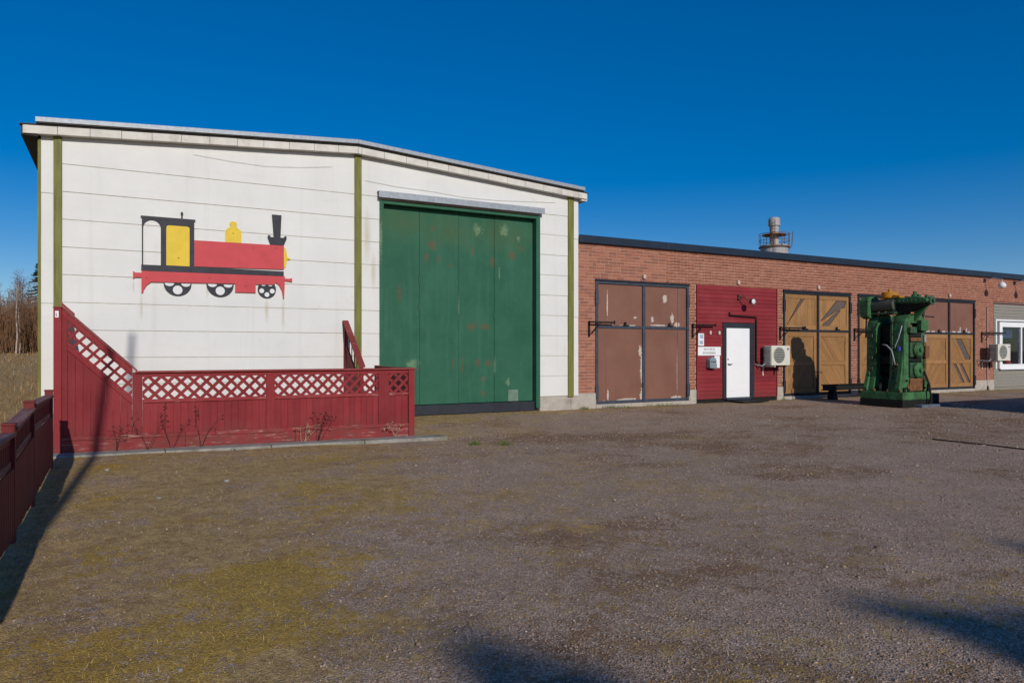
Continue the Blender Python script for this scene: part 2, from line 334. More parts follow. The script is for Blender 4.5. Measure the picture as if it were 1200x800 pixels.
def np_mesh(name, V, F, m, tint=None, attrname='tint'):
    me = bpy.data.meshes.new(name); nv, nf, k = len(V), len(F), F.shape[1]
    me.vertices.add(nv); me.vertices.foreach_set('co', V.astype(np.float32).ravel())
    me.loops.add(nf * k); me.loops.foreach_set('vertex_index', F.astype(np.int32).ravel())
    me.polygons.add(nf); me.polygons.foreach_set('loop_start', np.arange(0, nf * k, k, dtype=np.int32)); 
    me.update(calc_edges=True)
    if tint is not None:
        at = me.color_attributes.new(attrname, 'FLOAT_COLOR', 'POINT'); c = np.ones((nv, 4), np.float32); c[:, :3] = tint; at.data.foreach_set('color', c.ravel())
    me.materials.append(MT[m]); me.validate(); return me

# value noise for cover and relief
_T = np.random.default_rng(3).random((256, 256))
def vnoise(x, y, s, o=0):
    x = np.asarray(x) * s + o * 17.3; y = np.asarray(y) * s + o * 9.7; xi = np.floor(x).astype(int); yi = np.floor(y).astype(int); fx = x - xi; fy = y - yi
    fx = fx * fx * (3 - 2 * fx); fy = fy * fy * (3 - 2 * fy); g = lambda a, b: _T[a % 256, b % 256]
    return (g(xi, yi) * (1 - fx) + g(xi + 1, yi) * fx) * (1 - fy) + (g(xi, yi + 1) * (1 - fx) + g(xi + 1, yi + 1) * fx) * fy
def fbm(x, y, s, o=0, n=4):
    t = 0; a = .5; tot = 0
    for i in range(n): t = t + a * vnoise(x, y, s * 2 ** i, o + i); tot += a; a *= .55
    return t / tot
def sstep(a, b, x): t = np.clip((np.asarray(x, float) - a) / (b - a), 0, 1); return t * t * (3 - 2 * t)
def gz(x, y):
    x = np.asarray(x, float); y = np.asarray(y, float)
    z = (fbm(x, y, .5, 1) - .5) * .05 + (fbm(x, y, 2.5, 5) - .5) * .012
    z = z - .085 * np.exp(-((x - 5) / 3.2) ** 2 - ((y + 4.2) / 2.0) ** 2) - .03
    z = z + 1.25 * sstep(8, 70, y) + .10 * sstep(-1.2, -6, x) * (fbm(x, y, .7, 9))
    return z
def cover(x, y):
    """dead grass, moss, bare soil; each 0..1"""
    xb = 4.6 + (y + 4.5) * .46
    left = sstep(1.6, -1.6, x - xb + (fbm(x, y, .55, 2) - .5) * 4)
    wallstrip = sstep(-2.0, -.5, y + (fbm(x, y, .8, 3) - .5) * 1.6) * sstep(3, 6, x) * .8
    field = sstep(-.9, -1.6, x)
    far = sstep(9, 5.5, x) * sstep(-14.5, -12, y) * .0 + sstep(8.5, 3.5, x - xb)
    grass = np.clip(far * .30 + left * .62 + wallstrip * .7 + field + (fbm(x, y, 1.4, 4) - .5) * 1.2 + (fbm(x, y, 6, 14, 3) - .5) * .6 - .12, 0, 1)
    moss = np.clip((fbm(x, y, 1.1, 7) - .47) * 3.1 * (left + .10 + .28 * far) + (fbm(x, y, 5, 15, 3) - .5) * .35 * left + .34 * np.exp(-((x - .75) / .75) ** 2 - ((y + 11.1) / .7) ** 2) * (fbm(x, y, 3, 16) + .35) + wallstrip * (fbm(x, y, 1.7, 8) - .32) * 1.2, 0, 1) * (1 - field)
    soil = np.clip((fbm(x, y, .8, 11, 6) - .40) * 2.3 + .16 * left + (fbm(x, y, 5, 13, 3) - .5) * .5, 0, 1)
    return grass, moss, soil

# ------------------------------------------------------------------ the ground
def grid_lines(lo, hi, segs):
    out = []
    for a, b, st in segs: out += list(np.arange(a, b, st))
    return np.array([lo] + out + [hi])
def make_ground():
    xs = grid_lines(-1500, 1800, [(-900, -120, 130), (-120, -20, 10), (-20, -3, 1.), (-3, 8, .07), (8, 22, .14), (22, 40, .6), (40, 120, 10), (120, 1500, 150)])
    ys = grid_lines(-1500, 1800, [(-900, -100, 130), (-100, -30, 8), (-30, -14, .8), (-14, -7, .06), (-7, 1, .11), (1, 20, 1.), (20, 120, 6), (120, 1500, 150)])
    X, Y = np.meshgrid(xs, ys); nx, ny = len(xs), len(ys)
    V = np.stack([X, Y, gz(X, Y)], -1).reshape(-1, 3)
    i = np.arange(nx * ny).reshape(ny, nx); F = np.stack([i[:-1, :-1], i[:-1, 1:], i[1:, 1:], i[1:, :-1]], -1).reshape(-1, 4)
    C = np.stack(cover(X, Y), -1).reshape(-1, 3)
    me = np_mesh('ground', V, F, 'ground', C, 'cover')
    me.polygons.foreach_set('use_smooth', np.ones(len(F), bool))
    o = link('ground', me, kind='structure', label='gravel yard with moss and dead grass')
    # loose gravel, dense near the camera
    def pts(n, x0, x1, y0, y1): return rng.uniform(x0, x1, n), rng.uniform(y0, y1, n)
    P = []
    n = 270000; d = 2.3 + 19 * rng.random(n) ** 1.35; u = rng.uniform(-1.0, 1.05, n); x = d * (.4748 + .8801 * u); y = -16 + d * (.8801 - .4748 * u)
    g, m_, s_ = cover(x, y); keep = (rng.random(n) > np.clip(g * 1.0 + m_ * .9, 0, .95)) & ~((y > -4.3) & (x < 5.0)) & (y < -.1) & (x > -.7)
    P.append(np.stack([x[keep], y[keep], d[keep]], 1))
    P = np.concatenate(P); n = len(P); x, y, d = P.T
    base = np.array([(1, 0, 0), (-1, 0, 0), (0, 1, 0), (0, -1, 0), (0, 0, 1), (0, 0, -1)], float)
    fc = np.array([(0, 2, 4), (2, 1, 4), (1, 3, 4), (3, 0, 4), (2, 0, 5), (1, 2, 5), (3, 1, 5), (0, 3, 5)])
    sz = rng.lognormal(math.log(.0043), .42, n) * (1 + np.clip(d - 5, 0, 12) * .07)
    B = base[None] * rng.uniform(.6, 1.25, (n, 6, 1)) + rng.normal(0, .18, (n, 6, 3)); B[:, :, 2] *= .62
    a = rng.uniform(0, 6.28, n); ca, sa = np.cos(a), np.sin(a); Bx = B[:, :, 0] * 1.25 * ca[:, None] - B[:, :, 1] * sa[:, None]; By = B[:, :, 0] * 1.25 * sa[:, None] + B[:, :, 1] * ca[:, None]
    V = np.stack([Bx, By, B[:, :, 2]], -1) * sz[:, None, None]; V[:, :, 0] += x[:, None]; V[:, :, 1] += y[:, None]; V[:, :, 2] += (gz(x, y) + sz * .22)[:, None]
    pal = np.array([(.46, .35, .27), (.36, .262, .197), (.54, .425, .335), (.49, .335, .25), (.27, .195, .147), (.66, .56, .46), (.41, .27, .19)])
    c = .72 * pal[rng.choice(7, n, p=[.27, .24, .10, .16, .12, .006, .104])] * rng.uniform(.75, 1.2, (n, 1))
    F = (fc[None] + (np.arange(n) * 6)[:, None, None]).reshape(-1, 3)
    link('gravel', np_mesh('gravel', V.reshape(-1, 3), F, 'stone', np.repeat(c, 6, 0)), kind='stuff', label='loose grey brown gravel strewn over the yard', cat='gravel')
def blades(name, x, y, L, tilt, W, cols, label):
    n = len(x); a = rng.uniform(0, 6.28, n); up = np.sin(tilt) * L; out = np.cos(tilt) * L; z = gz(x, y)
    d = np.stack([np.cos(a), np.sin(a)], 1); sd_ = np.stack([-d[:, 1], d[:, 0]], 1); curl = rng.uniform(-.5, .5, n)
    b0 = np.stack([x, y, z - .003], 1); w3 = np.concatenate([sd_ * W[:, None], np.zeros((n, 1))], 1)
    mid = b0 + np.concatenate([d * (out * .5)[:, None] + sd_ * (curl * L * .12)[:, None], (up * .62)[:, None]], 1)
    tip = b0 + np.concatenate([d * out[:, None] + sd_ * (curl * L * .4)[:, None], up[:, None]], 1)
    V = np.stack([b0 - w3, b0 + w3, mid + w3 * .8, mid - w3 * .8, tip], 1).reshape(-1, 3)
    k = (np.arange(n) * 5)[:, None]; F = np.concatenate([k + [0, 1, 2], k + [0, 2, 3], k + [3, 2, 4]], 0)
    link(name, np_mesh(name, V, F, 'veg', np.repeat(cols, 5, 0)), kind='stuff', label=label, cat='grass')
def make_grass():
    straw = np.array([(.44, .345, .19), (.55, .45, .28), (.33, .24, .12), (.25, .165, .08), (.30, .245, .075), (.18, .17, .045), (.62, .53, .36)])
    X, Y = [], []
    n = 420000; d = 2.3 + 17 * rng.random(n) ** 1.3; u = rng.uniform(-.85, .5, n); x = d * (.4748 + .8801 * u); y = -16 + d * (.8801 - .4748 * u)
    for x, y in ((x, y), (rng.uniform(4.7, 31, 22000), rng.uniform(-2.4, 0, 22000))):
        n = len(x); g, m, s_ = cover(x, y)
        clump = sstep(.38, .60, fbm(x, y, 7, 20)); k = rng.random(n) < np.clip((g * 1.2 + m * .35) * (.3 + .7 * clump) + .015, 0, 1); k &= ~((y > -3.4) & (x < 4.7)) & (y < 0) & (x > -1.1)
        X.append(x[k]); Y.append(y[k])
    x = np.concatenate(X); y = np.concatenate(Y); n = len(x); g, m, s_ = cover(x, y)
    c = .85 * straw[rng.choice(7, n, p=[.24, .13, .24, .18, .11, .06, .04])] * rng.uniform(.7, 1.15, (n, 1))
    grn = (m > .3) & (rng.random(n) < .55); c[grn] = np.array((.50, .35, .085)) * rng.uniform(.6, 1.3, (grn.sum(), 1))
    L = rng.uniform(.015, .055, n) * (1 + .5 * (rng.random(n) < .06)); tilt = np.clip(rng.normal(.2, .2, n), .02, 1.0)
    blades('dead_grass', x, y, L, tilt, rng.uniform(.0008, .0019, n) * (1 + np.clip(np.hypot(x, y + 16) - 5, 0, 12) * .12), c, 'short matted dead grass over the left of the yard')
    # green tufts by kerb end and wall foot
    tx, ty = [], []
    for (cx, cy, r, k) in ((5.35, -4.75, .10, 130), (5.75, -5.1, .12, 120), (10.75, -.12, .12, 120), (11.6, -.1, .3, 160), (13.4, -.12, .5, 200), (18.2, -.12, .12, 60), (21.8, -.2, .3, 120), (29.2, -.3, .6, 220), (27.4, -.4, .8, 200), (12.0, -.25, .3, 90)):
        tx.append(rng.normal(cx, r * .6, k)); ty.append(rng.normal(cy, r * .5, k))
    x = np.concatenate(tx); y = np.minimum(np.concatenate(ty), -.03); n = len(x)
    c = np.array((.085, .13, .022)) * rng.uniform(.6, 1.6, (n, 1)); blades('grass_tufts', x, y, rng.uniform(.04, .13, n), np.clip(rng.normal(1.0, .25, n), .3, 1.5), rng.uniform(.0015, .003, n), c, 'small fresh green grass tufts along the wall foot')
    # rough field beyond the fence
    n = 60000; x = -1.1 - rng.random(n) ** 1.6 * 26; y = -9 + rng.random(n) * 75; k = rng.random(n) < np.clip(12 / (y + 16), .1, 1); x, y = x[k], y[k]; n = len(x)
    c = straw[rng.choice(7, n, p=[.20, .08, .28, .28, .09, .05, .02])] * rng.uniform(.5, 1.0, (n, 1)) * np.array((1.0, .80, .66)); s = np.clip((y + 16) / 14, 1, 5)
    blades('field_grass', x, y, rng.uniform(.10, .34, n), np.clip(rng.normal(.9, .35, n), .15, 1.5), rng.uniform(.002, .005, n) * s, c, 'rough brown grass of the field beyond the fence')
make_ground(); make_grass()

# ------------------------------------------------------------------ the white hall
XL, XR, XC = -1.32, 10.61, 4.65
SL = .068
def zb(x): return 5.885 - SL * abs(x - XC)      # underside of the verge board
def make_hall():
    h = empty('white_hall', (XC, 0, 0), 'low gabled white hall clad in wide horizontal sheets with olive posts', 'building')
    # core walls behind the cladding
    core = MB().prism([(XL + .03, .335), (5.24, .33), (5.24, 4.95), (9.40, 4.95), (9.40, .33), (XR - .03, .33), (XR - .03, zb(XR)), (XC, zb(XC) + .1), (XL + .03, zb(XL))], -.006, .30)
    core.box(XL + .02, XL + .2, .3, 22, .0, 5.4).box(XR - .2, XR - .02, .3, 22, 0, 5.4).box(XL + .05, XR - .05, 21.8, 22, 0, 5.4)
    core.build('wall_core', 'seam', h)
    pl = MB().box(XL + .02, 5.18, -.005, .3, -.3, .33); pl.build('plinth', 'concrete', h, bevel=.008)
    bx('plinth', 'concrete', h, 9.44, 10.385, -.005, .3, -.3, .325, .008)
    # horizontal sheets, each lapping the one below
    lev = [.33] + [.851 + .5193 * i for i in range(9)]     # .33,.85 ... 5.005
    def sheet(x0, x1, z0, zt0, zt1):
        j = random.uniform(-.002, .002); y0, y1 = -.017 + j, -.010 + j
        MB().hexa([(x0, y0, z0), (x1, y0, z0), (x1, y1, zt1), (x0, y1, zt0)], [(x0, .018, z0), (x1, .018, z0), (x1, .018, zt1), (x0, .018, zt0)]).build('cladding_sheet', 'white', h)
    for a, b in ((-.965, 4.61), (4.77, 10.28)):
        for i, z0 in enumerate(lev):
            last = i == len(lev) - 1; z1 = lev[i + 1] - .005 if not last else None
            segs = [(a, b)]
            if a > 4: segs = [(4.77, 5.19), (9.43, 10.28)] if z0 < 4.9 and i < 9 else [(a, b)]
            for (p, q) in segs:
                if last: sheet(p, q, z0 + .009, zb(p) + .03, zb(q) + .03)
                else: sheet(p, q, z0 + .009, z1, z1)
    for a, b in ((XL + .02, -1.105), (10.45, XR)):
        for z0, z1 in ((.33, 2.38), (2.39, 4.43), (4.44, None)):
            if z1 is None: sheet(a, b, z0, zb(a) + .03, zb(b) + .03)
            else: sheet(a, b, z0, z1, z1)
    for i, z in enumerate(range(0, 11)):
        MB().box(XL - .012, XL + .018, .06 + 2 * i, 2.04 + 2 * i, .33, 5.42).build('side_sheet', 'white', h)
    for p, q in ((-1.103, -.967), (4.612, 4.768), (10.282, 10.448)):
        xm = (p + q) / 2; MB().hexa([(p, -.055, .30), (q, -.055, .30), (q, -.055, zb(q) + .02), (p, -.055, zb(p) + .02)], [(p, .02, .30), (q, .02, .30), (q, .02, zb(q) + .02), (p, .02, zb(p) + .02)]).build('post', 'olive', h, bevel=.006)
    MB().box(XL - .03, XL + .02, -.03, .05, .33, 5.42).build('post', 'olive', h)
    # verge boards in short lengths, each with its own soffit flap
    xs = [-1.57, -1.03 + 0] + [-1.03 + .524 * k for k in range(1, 23)] + [10.78]
    xs = sorted(set(round(x, 3) for x in xs)); xs = [x for x in xs if abs(x - XC) > .2 or True]
    FY0, FY1 = -.185, -.155; GY = -.222
    fpts = sorted(xs + [XC])
    for a, b in zip(fpts[:-1], fpts[1:]):
        if b - a < .04: continue
        g = .0025; a1, b1 = a + g, b - g; dz = random.uniform(-.003, .003); dy = random.uniform(-.002, .002)
        fa, fb = zb(a1) + dz, zb(b1) + dz
        m = MB().hexa([(a1, FY0 + dy, fa), (b1, FY0 + dy, fb), (b1, FY0 + dy, fb + .15), (a1, FY0 + dy, fa + .15)], [(a1, FY1, fa), (b1, FY1, fb), (b1, FY1, fb + .15), (a1, FY1, fa + .15)])
        v = m.build('verge_board', 'cream', h, bevel=.006)
        MB().hexa([(a1, FY1 + .002, fa + .004), (b1, FY1 + .002, fb + .004), (b1, FY1 + .002, fb + .022), (a1, FY1 + .002, fa + .022)], [(a1, -.03, fa + .004), (b1, -.03, fb + .004), (b1, -.03, fb + .022), (a1, -.03, fa + .022)]).build('soffit', 'cream', v)
    # gutters-end returns along both eaves, roof deck and its metal edge
    MB().box(-1.60, XL - .02, FY0 + .04, 22, 5.44, 5.60).build('eave_box', 'darkgap', h)
    MB().box(XR + .02, 10.80, FY0 + .04, 22, 5.43, 5.58).build('eave_box', 'cream', h)
    MB().prism([(-1.62, zb(-1.62) + .165), (-1.62, zb(-1.62) + .185), (XC, zb(XC) + .195), (10.83, zb(10.83) + .185), (10.83, zb(10.83) + .165), (XC, zb(XC) + .170)], -.17, 22).build('roof_deck', 'darkgap', h)
    MB().prism([(-1.36, zb(-1.36) + .19), (XC, zb(XC) + .197), (10.68, zb(10.68) + .19), (10.68, zb(10.68) + .29), (XC, zb(XC) + .285), (-1.36, zb(-1.36) + .29)], GY + .012, 22).build('roof', 'darkgap', h)
    for a, b, z in ((-1.37, XC - .003, 0), (XC + .003, 10.69, 0)):
        MB().hexa([(a, GY, zb(a) + .215), (b, GY, zb(b) + .215), (b, GY, zb(b) + .296), (a, GY, zb(a) + .296)], [(a, GY + .011, zb(a) + .215), (b, GY + .011, zb(b) + .215), (b, GY + .011, zb(b) + .296), (a, GY + .011, zb(a) + .296)]).build('roof_edge_flashing', 'zinc', h)
        MB().hexa([(a, GY, zb(a) + .2965), (b, GY, zb(b) + .2965), (b, .12, zb(b) + .31), (a, .12, zb(a) + .31)], [(a, GY, zb(a) + .2995), (b, GY, zb(b) + .2995), (b, .12, zb(b) + .313), (a, .12, zb(a) + .313)]).build('roof_edge_flashing', 'zinc', h)
    # the green gate
    d = MB().box(5.19, 5.285, -.045, .22, .05, 4.93).box(9.315, 9.43, -.045, .22, .05, 4.93).box(5.285, 9.315, -.045, .22, 4.86, 4.93).build('green_gate', 'green', h, bevel=.006, label='green metal gate of four tall panels with rust spots')
    for a, b in ((5.29, 6.227), (6.233, 7.237), (7.243, 8.217), (8.223, 9.31)):
        MB().box(a, b, .15 + random.uniform(-.004, .004), .21, .225, 4.855).build('door_panel', 'green', d, bevel=.008)
    bx('backing', 'mblack', d, 5.2, 9.4, .215, .24, .06, 4.9)
    for x in (6.23, 7.24, 8.22): bx('seam_strip', 'green', d, x - .016, x - .006, .142, .1455, .23, 4.85)
    bx('sill', 'framedark', d, 5.2, 9.40, .06, .14, -.02, .215, .01)
    MB().box(5.13, 9.49, -.17, -.165, 4.975, 5.115).box(5.13, 9.49, -.17, .0, 5.115, 5.12).build('lintel_flashing', 'zinc', d)
    bx('vent_plate', 'ventgreen', d, 8.60, 8.88, .135, .152, .235, .52)
    for k in range(6): bx('vent_slat', 'ventgreen', d, 8.625, 8.855, .124, .1345, .27 + k * .04, .29 + k * .04)
    for x, z in ((6.22, 2.45), (6.22, 3.1), (8.21, 2.3)): bx('hinge', 'green', d, x - .02, x + .02, .13, .149, z, z + .16, .004)
make_hall()

MB().tube([(4.85, -.035, 5.34), (5.6, -.04, 5.28), (6.5, -.04, 5.26), (7.3, -.04, 5.205), (8.2, -.04, 5.22), (9.1, -.04, 5.28), (9.9, -.04, 5.33)], .004, 5).build('wall_cable', 'cable', label='thin sagging cable on the white wall above the green gate', cat='cable')
MB().tube([(1.3, -.035, 5.47), (2.0, -.04, 5.42), (2.7, -.04, 5.40), (3.4, -.04, 5.46), (4.1, -.035, 5.56)], .0035, 5).build('wall_cable', 'cable', label='thin sagging cable on the white wall above the painted locomotive', cat='cable')

def make_train():
    t = empty('locomotive_sign', (1.7, -.03, 2.6), 'flat red, black and yellow steam locomotive cut-out on white wall', 'wall sign')
    def pl(name, poly, m, a=-.050, b=-.036, par=t): return MB().prism(poly, a, b).build(name, m, par)
    def arc(cx, cz, r, a0, a1, n=14): return [(cx + r * math.cos(R(a0 + (a1 - a0) * k / n)), cz + r * math.sin(R(a0 + (a1 - a0) * k / n))) for k in range(n + 1)]
    # cab: frame built round an arched opening and the yellow window
    pl('cab_roof', [(.345, 4.11), (1.33, 4.11), (1.33, 4.15), (.345, 4.15)], 'signblack', -.052)
    pl('cab_post', [(.366, 3.19), (.388, 3.19), (.388, 4.109), (.366, 4.109)], 'signblack')
    a = arc(.545, 3.93, .155, 180, 0)
    pl('cab_arch', [(.389, 3.93)] + [p for p in a[1:-1]] + [(.70, 3.93), (.70, 4.109), (.389, 4.109)], 'signblack')
    pl('cab_panel', [(.701, 3.19), (.797, 3.19), (.797, 4.109), (.701, 4.109)], 'signblack')
    pl('cab_panel', [(.798, 4.0), (1.223, 4.0), (1.223, 4.109), (.798, 4.109)], 'signblack')
    pl('cab_panel', [(1.224, 3.19), (1.31, 3.19), (1.31, 4.109), (1.224, 4.109)], 'signblack')
    yw = [(.800, 3.201), (1.222, 3.201)] + arc(1.172, 3.948, .05, 0, 90, 5) + arc(.850, 3.948, .05, 90, 180, 5)
    pl('cab_window', yw, 'signyellow', -.046)
    MB().prism([(.798, 3.93), (.85, 3.999), (.798, 3.999)], -.045, -.0372).build('cab_corner', 'signblack', t)
    pl('whistle', [(1.068, 4.151), (1.098, 4.151), (1.098, 4.22), (1.108, 4.24), (1.098, 4.285), (1.068, 4.285), (1.058, 4.24), (1.068, 4.22)], 'signblack')
    pl('footplate', [(.355, 3.07), (3.067, 3.095), (3.067, 3.195), (1.31, 3.199), (.355, 3.19)], 'signblack', -.053)
    pl('boiler', [(1.312, 3.206), (3.067, 3.235), (3.067, 3.745), (1.312, 3.735)], 'signred')
    pl('dome', [(1.90, 3.738), (2.21, 3.742), (2.21, 3.95), (2.195, 4.0), (2.12, 4.06), (2.105, 4.09), (2.12, 4.11), (2.12, 4.165), (2.085, 4.165), (2.05, 4.18), (2.015, 4.165), (1.985, 4.165), (1.985, 4.11), (2.0, 4.09), (1.99, 4.06), (1.915, 4.0), (1.90, 3.95)], 'signyellow')
    pl('chimney', [(2.79, 3.747), (3.067, 3.747), (3.13, 3.905), (3.12, 3.95), (3.085, 3.945), (3.065, 3.91), (3.00, 3.91), (3.02, 4.39), (2.825, 4.39), (2.86, 3.91), (2.80, 3.91), (2.78, 3.95), (2.745, 3.945), (2.735, 3.905)], 'signblack')
    pl('smokebox_door', [(3.069, 3.26)] + arc(3.069, 3.49, .23, -70, 70, 10)[0:0] + [(3.105, 3.30), (3.13, 3.40), (3.138, 3.45), (3.20, 3.455), (3.20, 3.475), (3.138, 3.51), (3.13, 3.58), (3.105, 3.68), (3.069, 3.725)], 'signyellow')
    pl('frame', [(.358, 3.068), (.358, 2.635), (.385, 2.635), (.40, 2.70), (.45, 2.79), (.525, 2.855), (2.089, 2.89), (2.089, 2.712), (2.495, 2.715), (2.495, 2.895), (2.88, 2.905), (2.90, 2.955), (2.97, 2.90), (3.03, 2.78), (3.055, 2.61), (3.075, 2.61), (3.093, 3.09)], 'signred')
    pl('buffer', [(.212, 2.915), (.235, 2.915), (.24, 2.935), (.357, 2.94), (.357, 3.03), (.24, 3.03), (.235, 3.05), (.212, 3.05)], 'signred')
    pl('buffer', [(3.094, 2.99), (3.17, 2.985), (3.242, 2.975), (3.242, 3.06), (3.17, 3.045), (3.094, 3.045)], 'signred')
    for (cx, cz, r, top) in ((1.005, 2.858, .255, 2.853), (1.80, 2.872, .262, 2.868)):
        a0 = math.degrees(math.asin((top - cz) / r)); pts = arc(cx, cz, r, 180 - a0, 360 + a0, 26)
        wv = pl('wheel', pts, 'signblack', -.047)
        MB().lathe([(.088, 0), (.088, .002)], (cx, -.0495, cz - .14), 'y', 18).build('wheel_hole', 'signhole', wv)
        for s in (-1, 1):
            q = [(cx + s * .15 + .085 * math.cos(R(t_)), top - .004 + .06 * math.sin(R(t_))) for t_ in range(180, 361, 15)]
            MB().prism(q, -.0495, -.0475).build('wheel_hole', 'signhole', wv)
    wv = pl('wheel', arc(2.722, 2.80, .185, 150, 390, 22), 'signblack', -.047)
    for k in range(5):
        an = R(270 + 72 * k); cx, cz = 2.722 + .112 * math.cos(an), 2.80 + .112 * math.sin(an)
        if cz < 2.86: MB().lathe([(.05, 0), (.05, .002)], (cx, -.0495, cz), 'y', 14).build('wheel_hole', 'signhole', wv)
    for s in (-.07, .07): MB().prism([(2.722 + s + .04 * math.cos(R(t_)), 2.888 + .02 * math.sin(R(t_))) for t_ in range(180, 361, 20)], -.0495, -.0475).build('wheel_hole', 'signhole', wv)
    for x, z in ((2.05, 3.93), (1.02, 3.36), (.45, 2.93), (1.6, 2.98), (2.45, 3.65), (2.9, 3.68), (2.3, 2.85)): MB().lathe([(.012, 0), (.009, -.006)], (x, -.0535, z), 'y', 8).build('screw', 'mrust', t)
make_train()

# ------------------------------------------------------------------ terrace screen
TY = -3.43
def clip_poly(poly, a, b, c):      # keep a*x+b*z<=c
    out = []
    for i in range(len(poly)):
        p, q = poly[i], poly[(i + 1) % len(poly)]; dp = a * p[0] + b * p[1] - c; dq = a * q[0] + b * q[1] - c
        if dp <= 0: out.append(p)
        if dp * dq < 0: t = dp / (dp - dq); out.append((p[0] + (q[0] - p[0]) * t, p[1] + (q[1] - p[1]) * t))
    return out
def lattice(parent, region, y, spacing, wd, m='red', plane='xz', dirs=(45, -45), th=.012, ph=.5):
    xs = [p[0] for p in region]; zs = [p[1] for p in region]; cx, cz = sum(xs) / len(xs), sum(zs) / len(zs); L = max(xs) - min(xs) + max(zs) - min(zs)
    n = region; 
    for li, ang in enumerate(dirs):
        d = (math.cos(R(ang)), math.sin(R(ang))); nn = (-d[1], d[0]); k0 = int(L / spacing) + 2
        for k in range(-k0, k0 + 1):
            o = (cx + nn[0] * (k + ph) * spacing, cz + nn[1] * (k + ph) * spacing); hw = wd / 2
            q = [(o[0] + d[0] * s * L + nn[0] * t * hw, o[1] + d[1] * s * L + nn[1] * t * hw) for s, t in ((-1, -1), (1, -1), (1, 1), (-1, 1))]
            for i in range(len(region)):
                p0, p1 = region[i], region[(i + 1) % len(region)]; a, b = p1[1] - p0[1], -(p1[0] - p0[0]); q = clip_poly(q, a, b, a * p0[0] + b * p0[1])
                if len(q) < 3: break
            if len(q) >= 3:
                ar = abs(sum(q[i][0] * q[(i + 1) % len(q)][1] - q[(i + 1) % len(q)][0] * q[i][1] for i in range(len(q)))) / 2
                if ar > 2e-4: MB().prism(q, y + li * (th + .001), y + li * (th + .001) + th, plane).build('lattice_slat', m, parent)
def make_terrace():
    t = empty('terrace_screen', (2, TY, 0), 'red timber terrace screen with lattice top along the white hall', 'screen fence')
    zl = lambda x: .175 - .047 * (x + .74) / 5.36      # underside of the lower rail falls to the right
    zbot = lambda x: -.02 - .05 * (x + .74) / 5.36
    Y0 = TY - .02
    bx('post', 'red', t, -.866, -.765, Y0 - .035, Y0 + .06, -.05, 2.13, .004)
    bx('house_mark', 'whitepaint', t, -.845, -.80, Y0 - .041, Y0 - .0355, 1.99, 2.085)
    MB().box(-.835, -.826, Y0 - .044, Y0 - .0412, 2.02, 2.06).box(-.835, -.815, Y0 - .044, Y0 - .0412, 2.01, 2.02).build('house_mark_print', 'ink', t)
    bx('post_cap', 'redcap', t, -.872, -.755, Y0 - .05, Y0 + .08, 2.13, 2.152, .004)
    slope = lambda x: 2.135 - (x + .758) * .975          # raking top
    # tall raking bay: stile, boards below, lattice band
    bx('stile', 'red', t, -.762, -.690, Y0 - .012, Y0 + .022, .18, 2.03, .003)
    def rake(x0, x1, zo0, zo1, y0, y1, m, nm, bev=.003): return MB().hexa([(x0, y0, slope(x0) + zo0), (x1, y0, slope(x1) + zo0), (x1, y0, slope(x1) + zo1), (x0, y0, slope(x0) + zo1)], [(x0, y1, slope(x0) + zo0), (x1, y1, slope(x1) + zo0), (x1, y1, slope(x1) + zo1), (x0, y1, slope(x0) + zo1)]).build(nm, m, t, bevel=bev)
    rake(-.764, .225, 0.0, .035, Y0 - .06, Y0 + .07, 'redcap', 'raking_cap')
    rake(-.764, -.60, .037, .075, Y0 - .03, Y0 + .05, 'redcap', 'cap_block')
    rake(-.764, .158, -.105, -.002, Y0 - .018, Y0 + .02, 'red', 'raking_rail')
    rake(-.689, .158, -.56, -.475, Y0 - .018, Y0 + .02, 'red', 'raking_rail')
    reg = [(-.689, slope(-.689) - .474), (.156, slope(.156) - .474), (.156, slope(.156) - .106), (-.689, slope(-.689) - .106)]
    lattice(t, reg, Y0 - .004, .128, .042, dirs=(45.7, -44.3), ph=0.)
    x = -.688
    while x < .15:
        x1 = min(x + .098, .156); zt0, zt1 = slope(x) - .54, slope(x1) - .54
        MB().hexa([(x + .0003, Y0 + .004, zl(x) + .002), (x1 - .0003, Y0 + .004, zl(x1) + .002), (x1 - .0003, Y0 + .004, zt1), (x + .0003, Y0 + .004, zt0)], [(x + .0003, Y0 + .024, zl(x)), (x1 - .0003, Y0 + .024, zl(x1)), (x1 - .0003, Y0 + .024, zt1), (x + .0003, Y0 + .024, zt0)]).build('plank', 'red', t, bevel=.004); x = x1
    bx('stile', 'red', t, .160, .296, Y0 - .016, Y0 + .03, .17, 1.17, .003)
    # level bays
    bx('cap', 'redcap', t, .20, 4.76, Y0 - .06, Y0 + .07, 1.162, 1.192, .004)
    bx('top_rail', 'red', t, .297, 4.62, Y0 - .012, Y0 + .024, 1.095, 1.161, .003)
    for a, b in ((.298, 2.126), (2.266, 4.054), (4.25, 4.615)):
        bx('mid_rail', 'redrail', t, a, b, Y0 - .022, Y0 + .03, .70, .752, .003)
        lattice(t, [(a, .753), (b, .753), (b, 1.094), (a, 1.094)], Y0 - .006, .1315, .050, dirs=(45, -45))
        k = 0; n = max(3, round((b - a) / .108)); st = (b - a) / n
        for k in range(n):
            p, q = a + k * st + .0003, a + (k + 1) * st - .0003; jy = random.uniform(-.003, .003)
            MB().hexa([(p, Y0 + .004 + jy, zl(p)), (q, Y0 + .004 + jy, zl(q)), (q, Y0 + .004 + jy, .70), (p, Y0 + .004 + jy, .70)], [(p, Y0 + .024, zl(p)), (q, Y0 + .024, zl(q)), (q, Y0 + .024, .70), (p, Y0 + .024, .70)]).build('plank', 'red', t, bevel=.004)
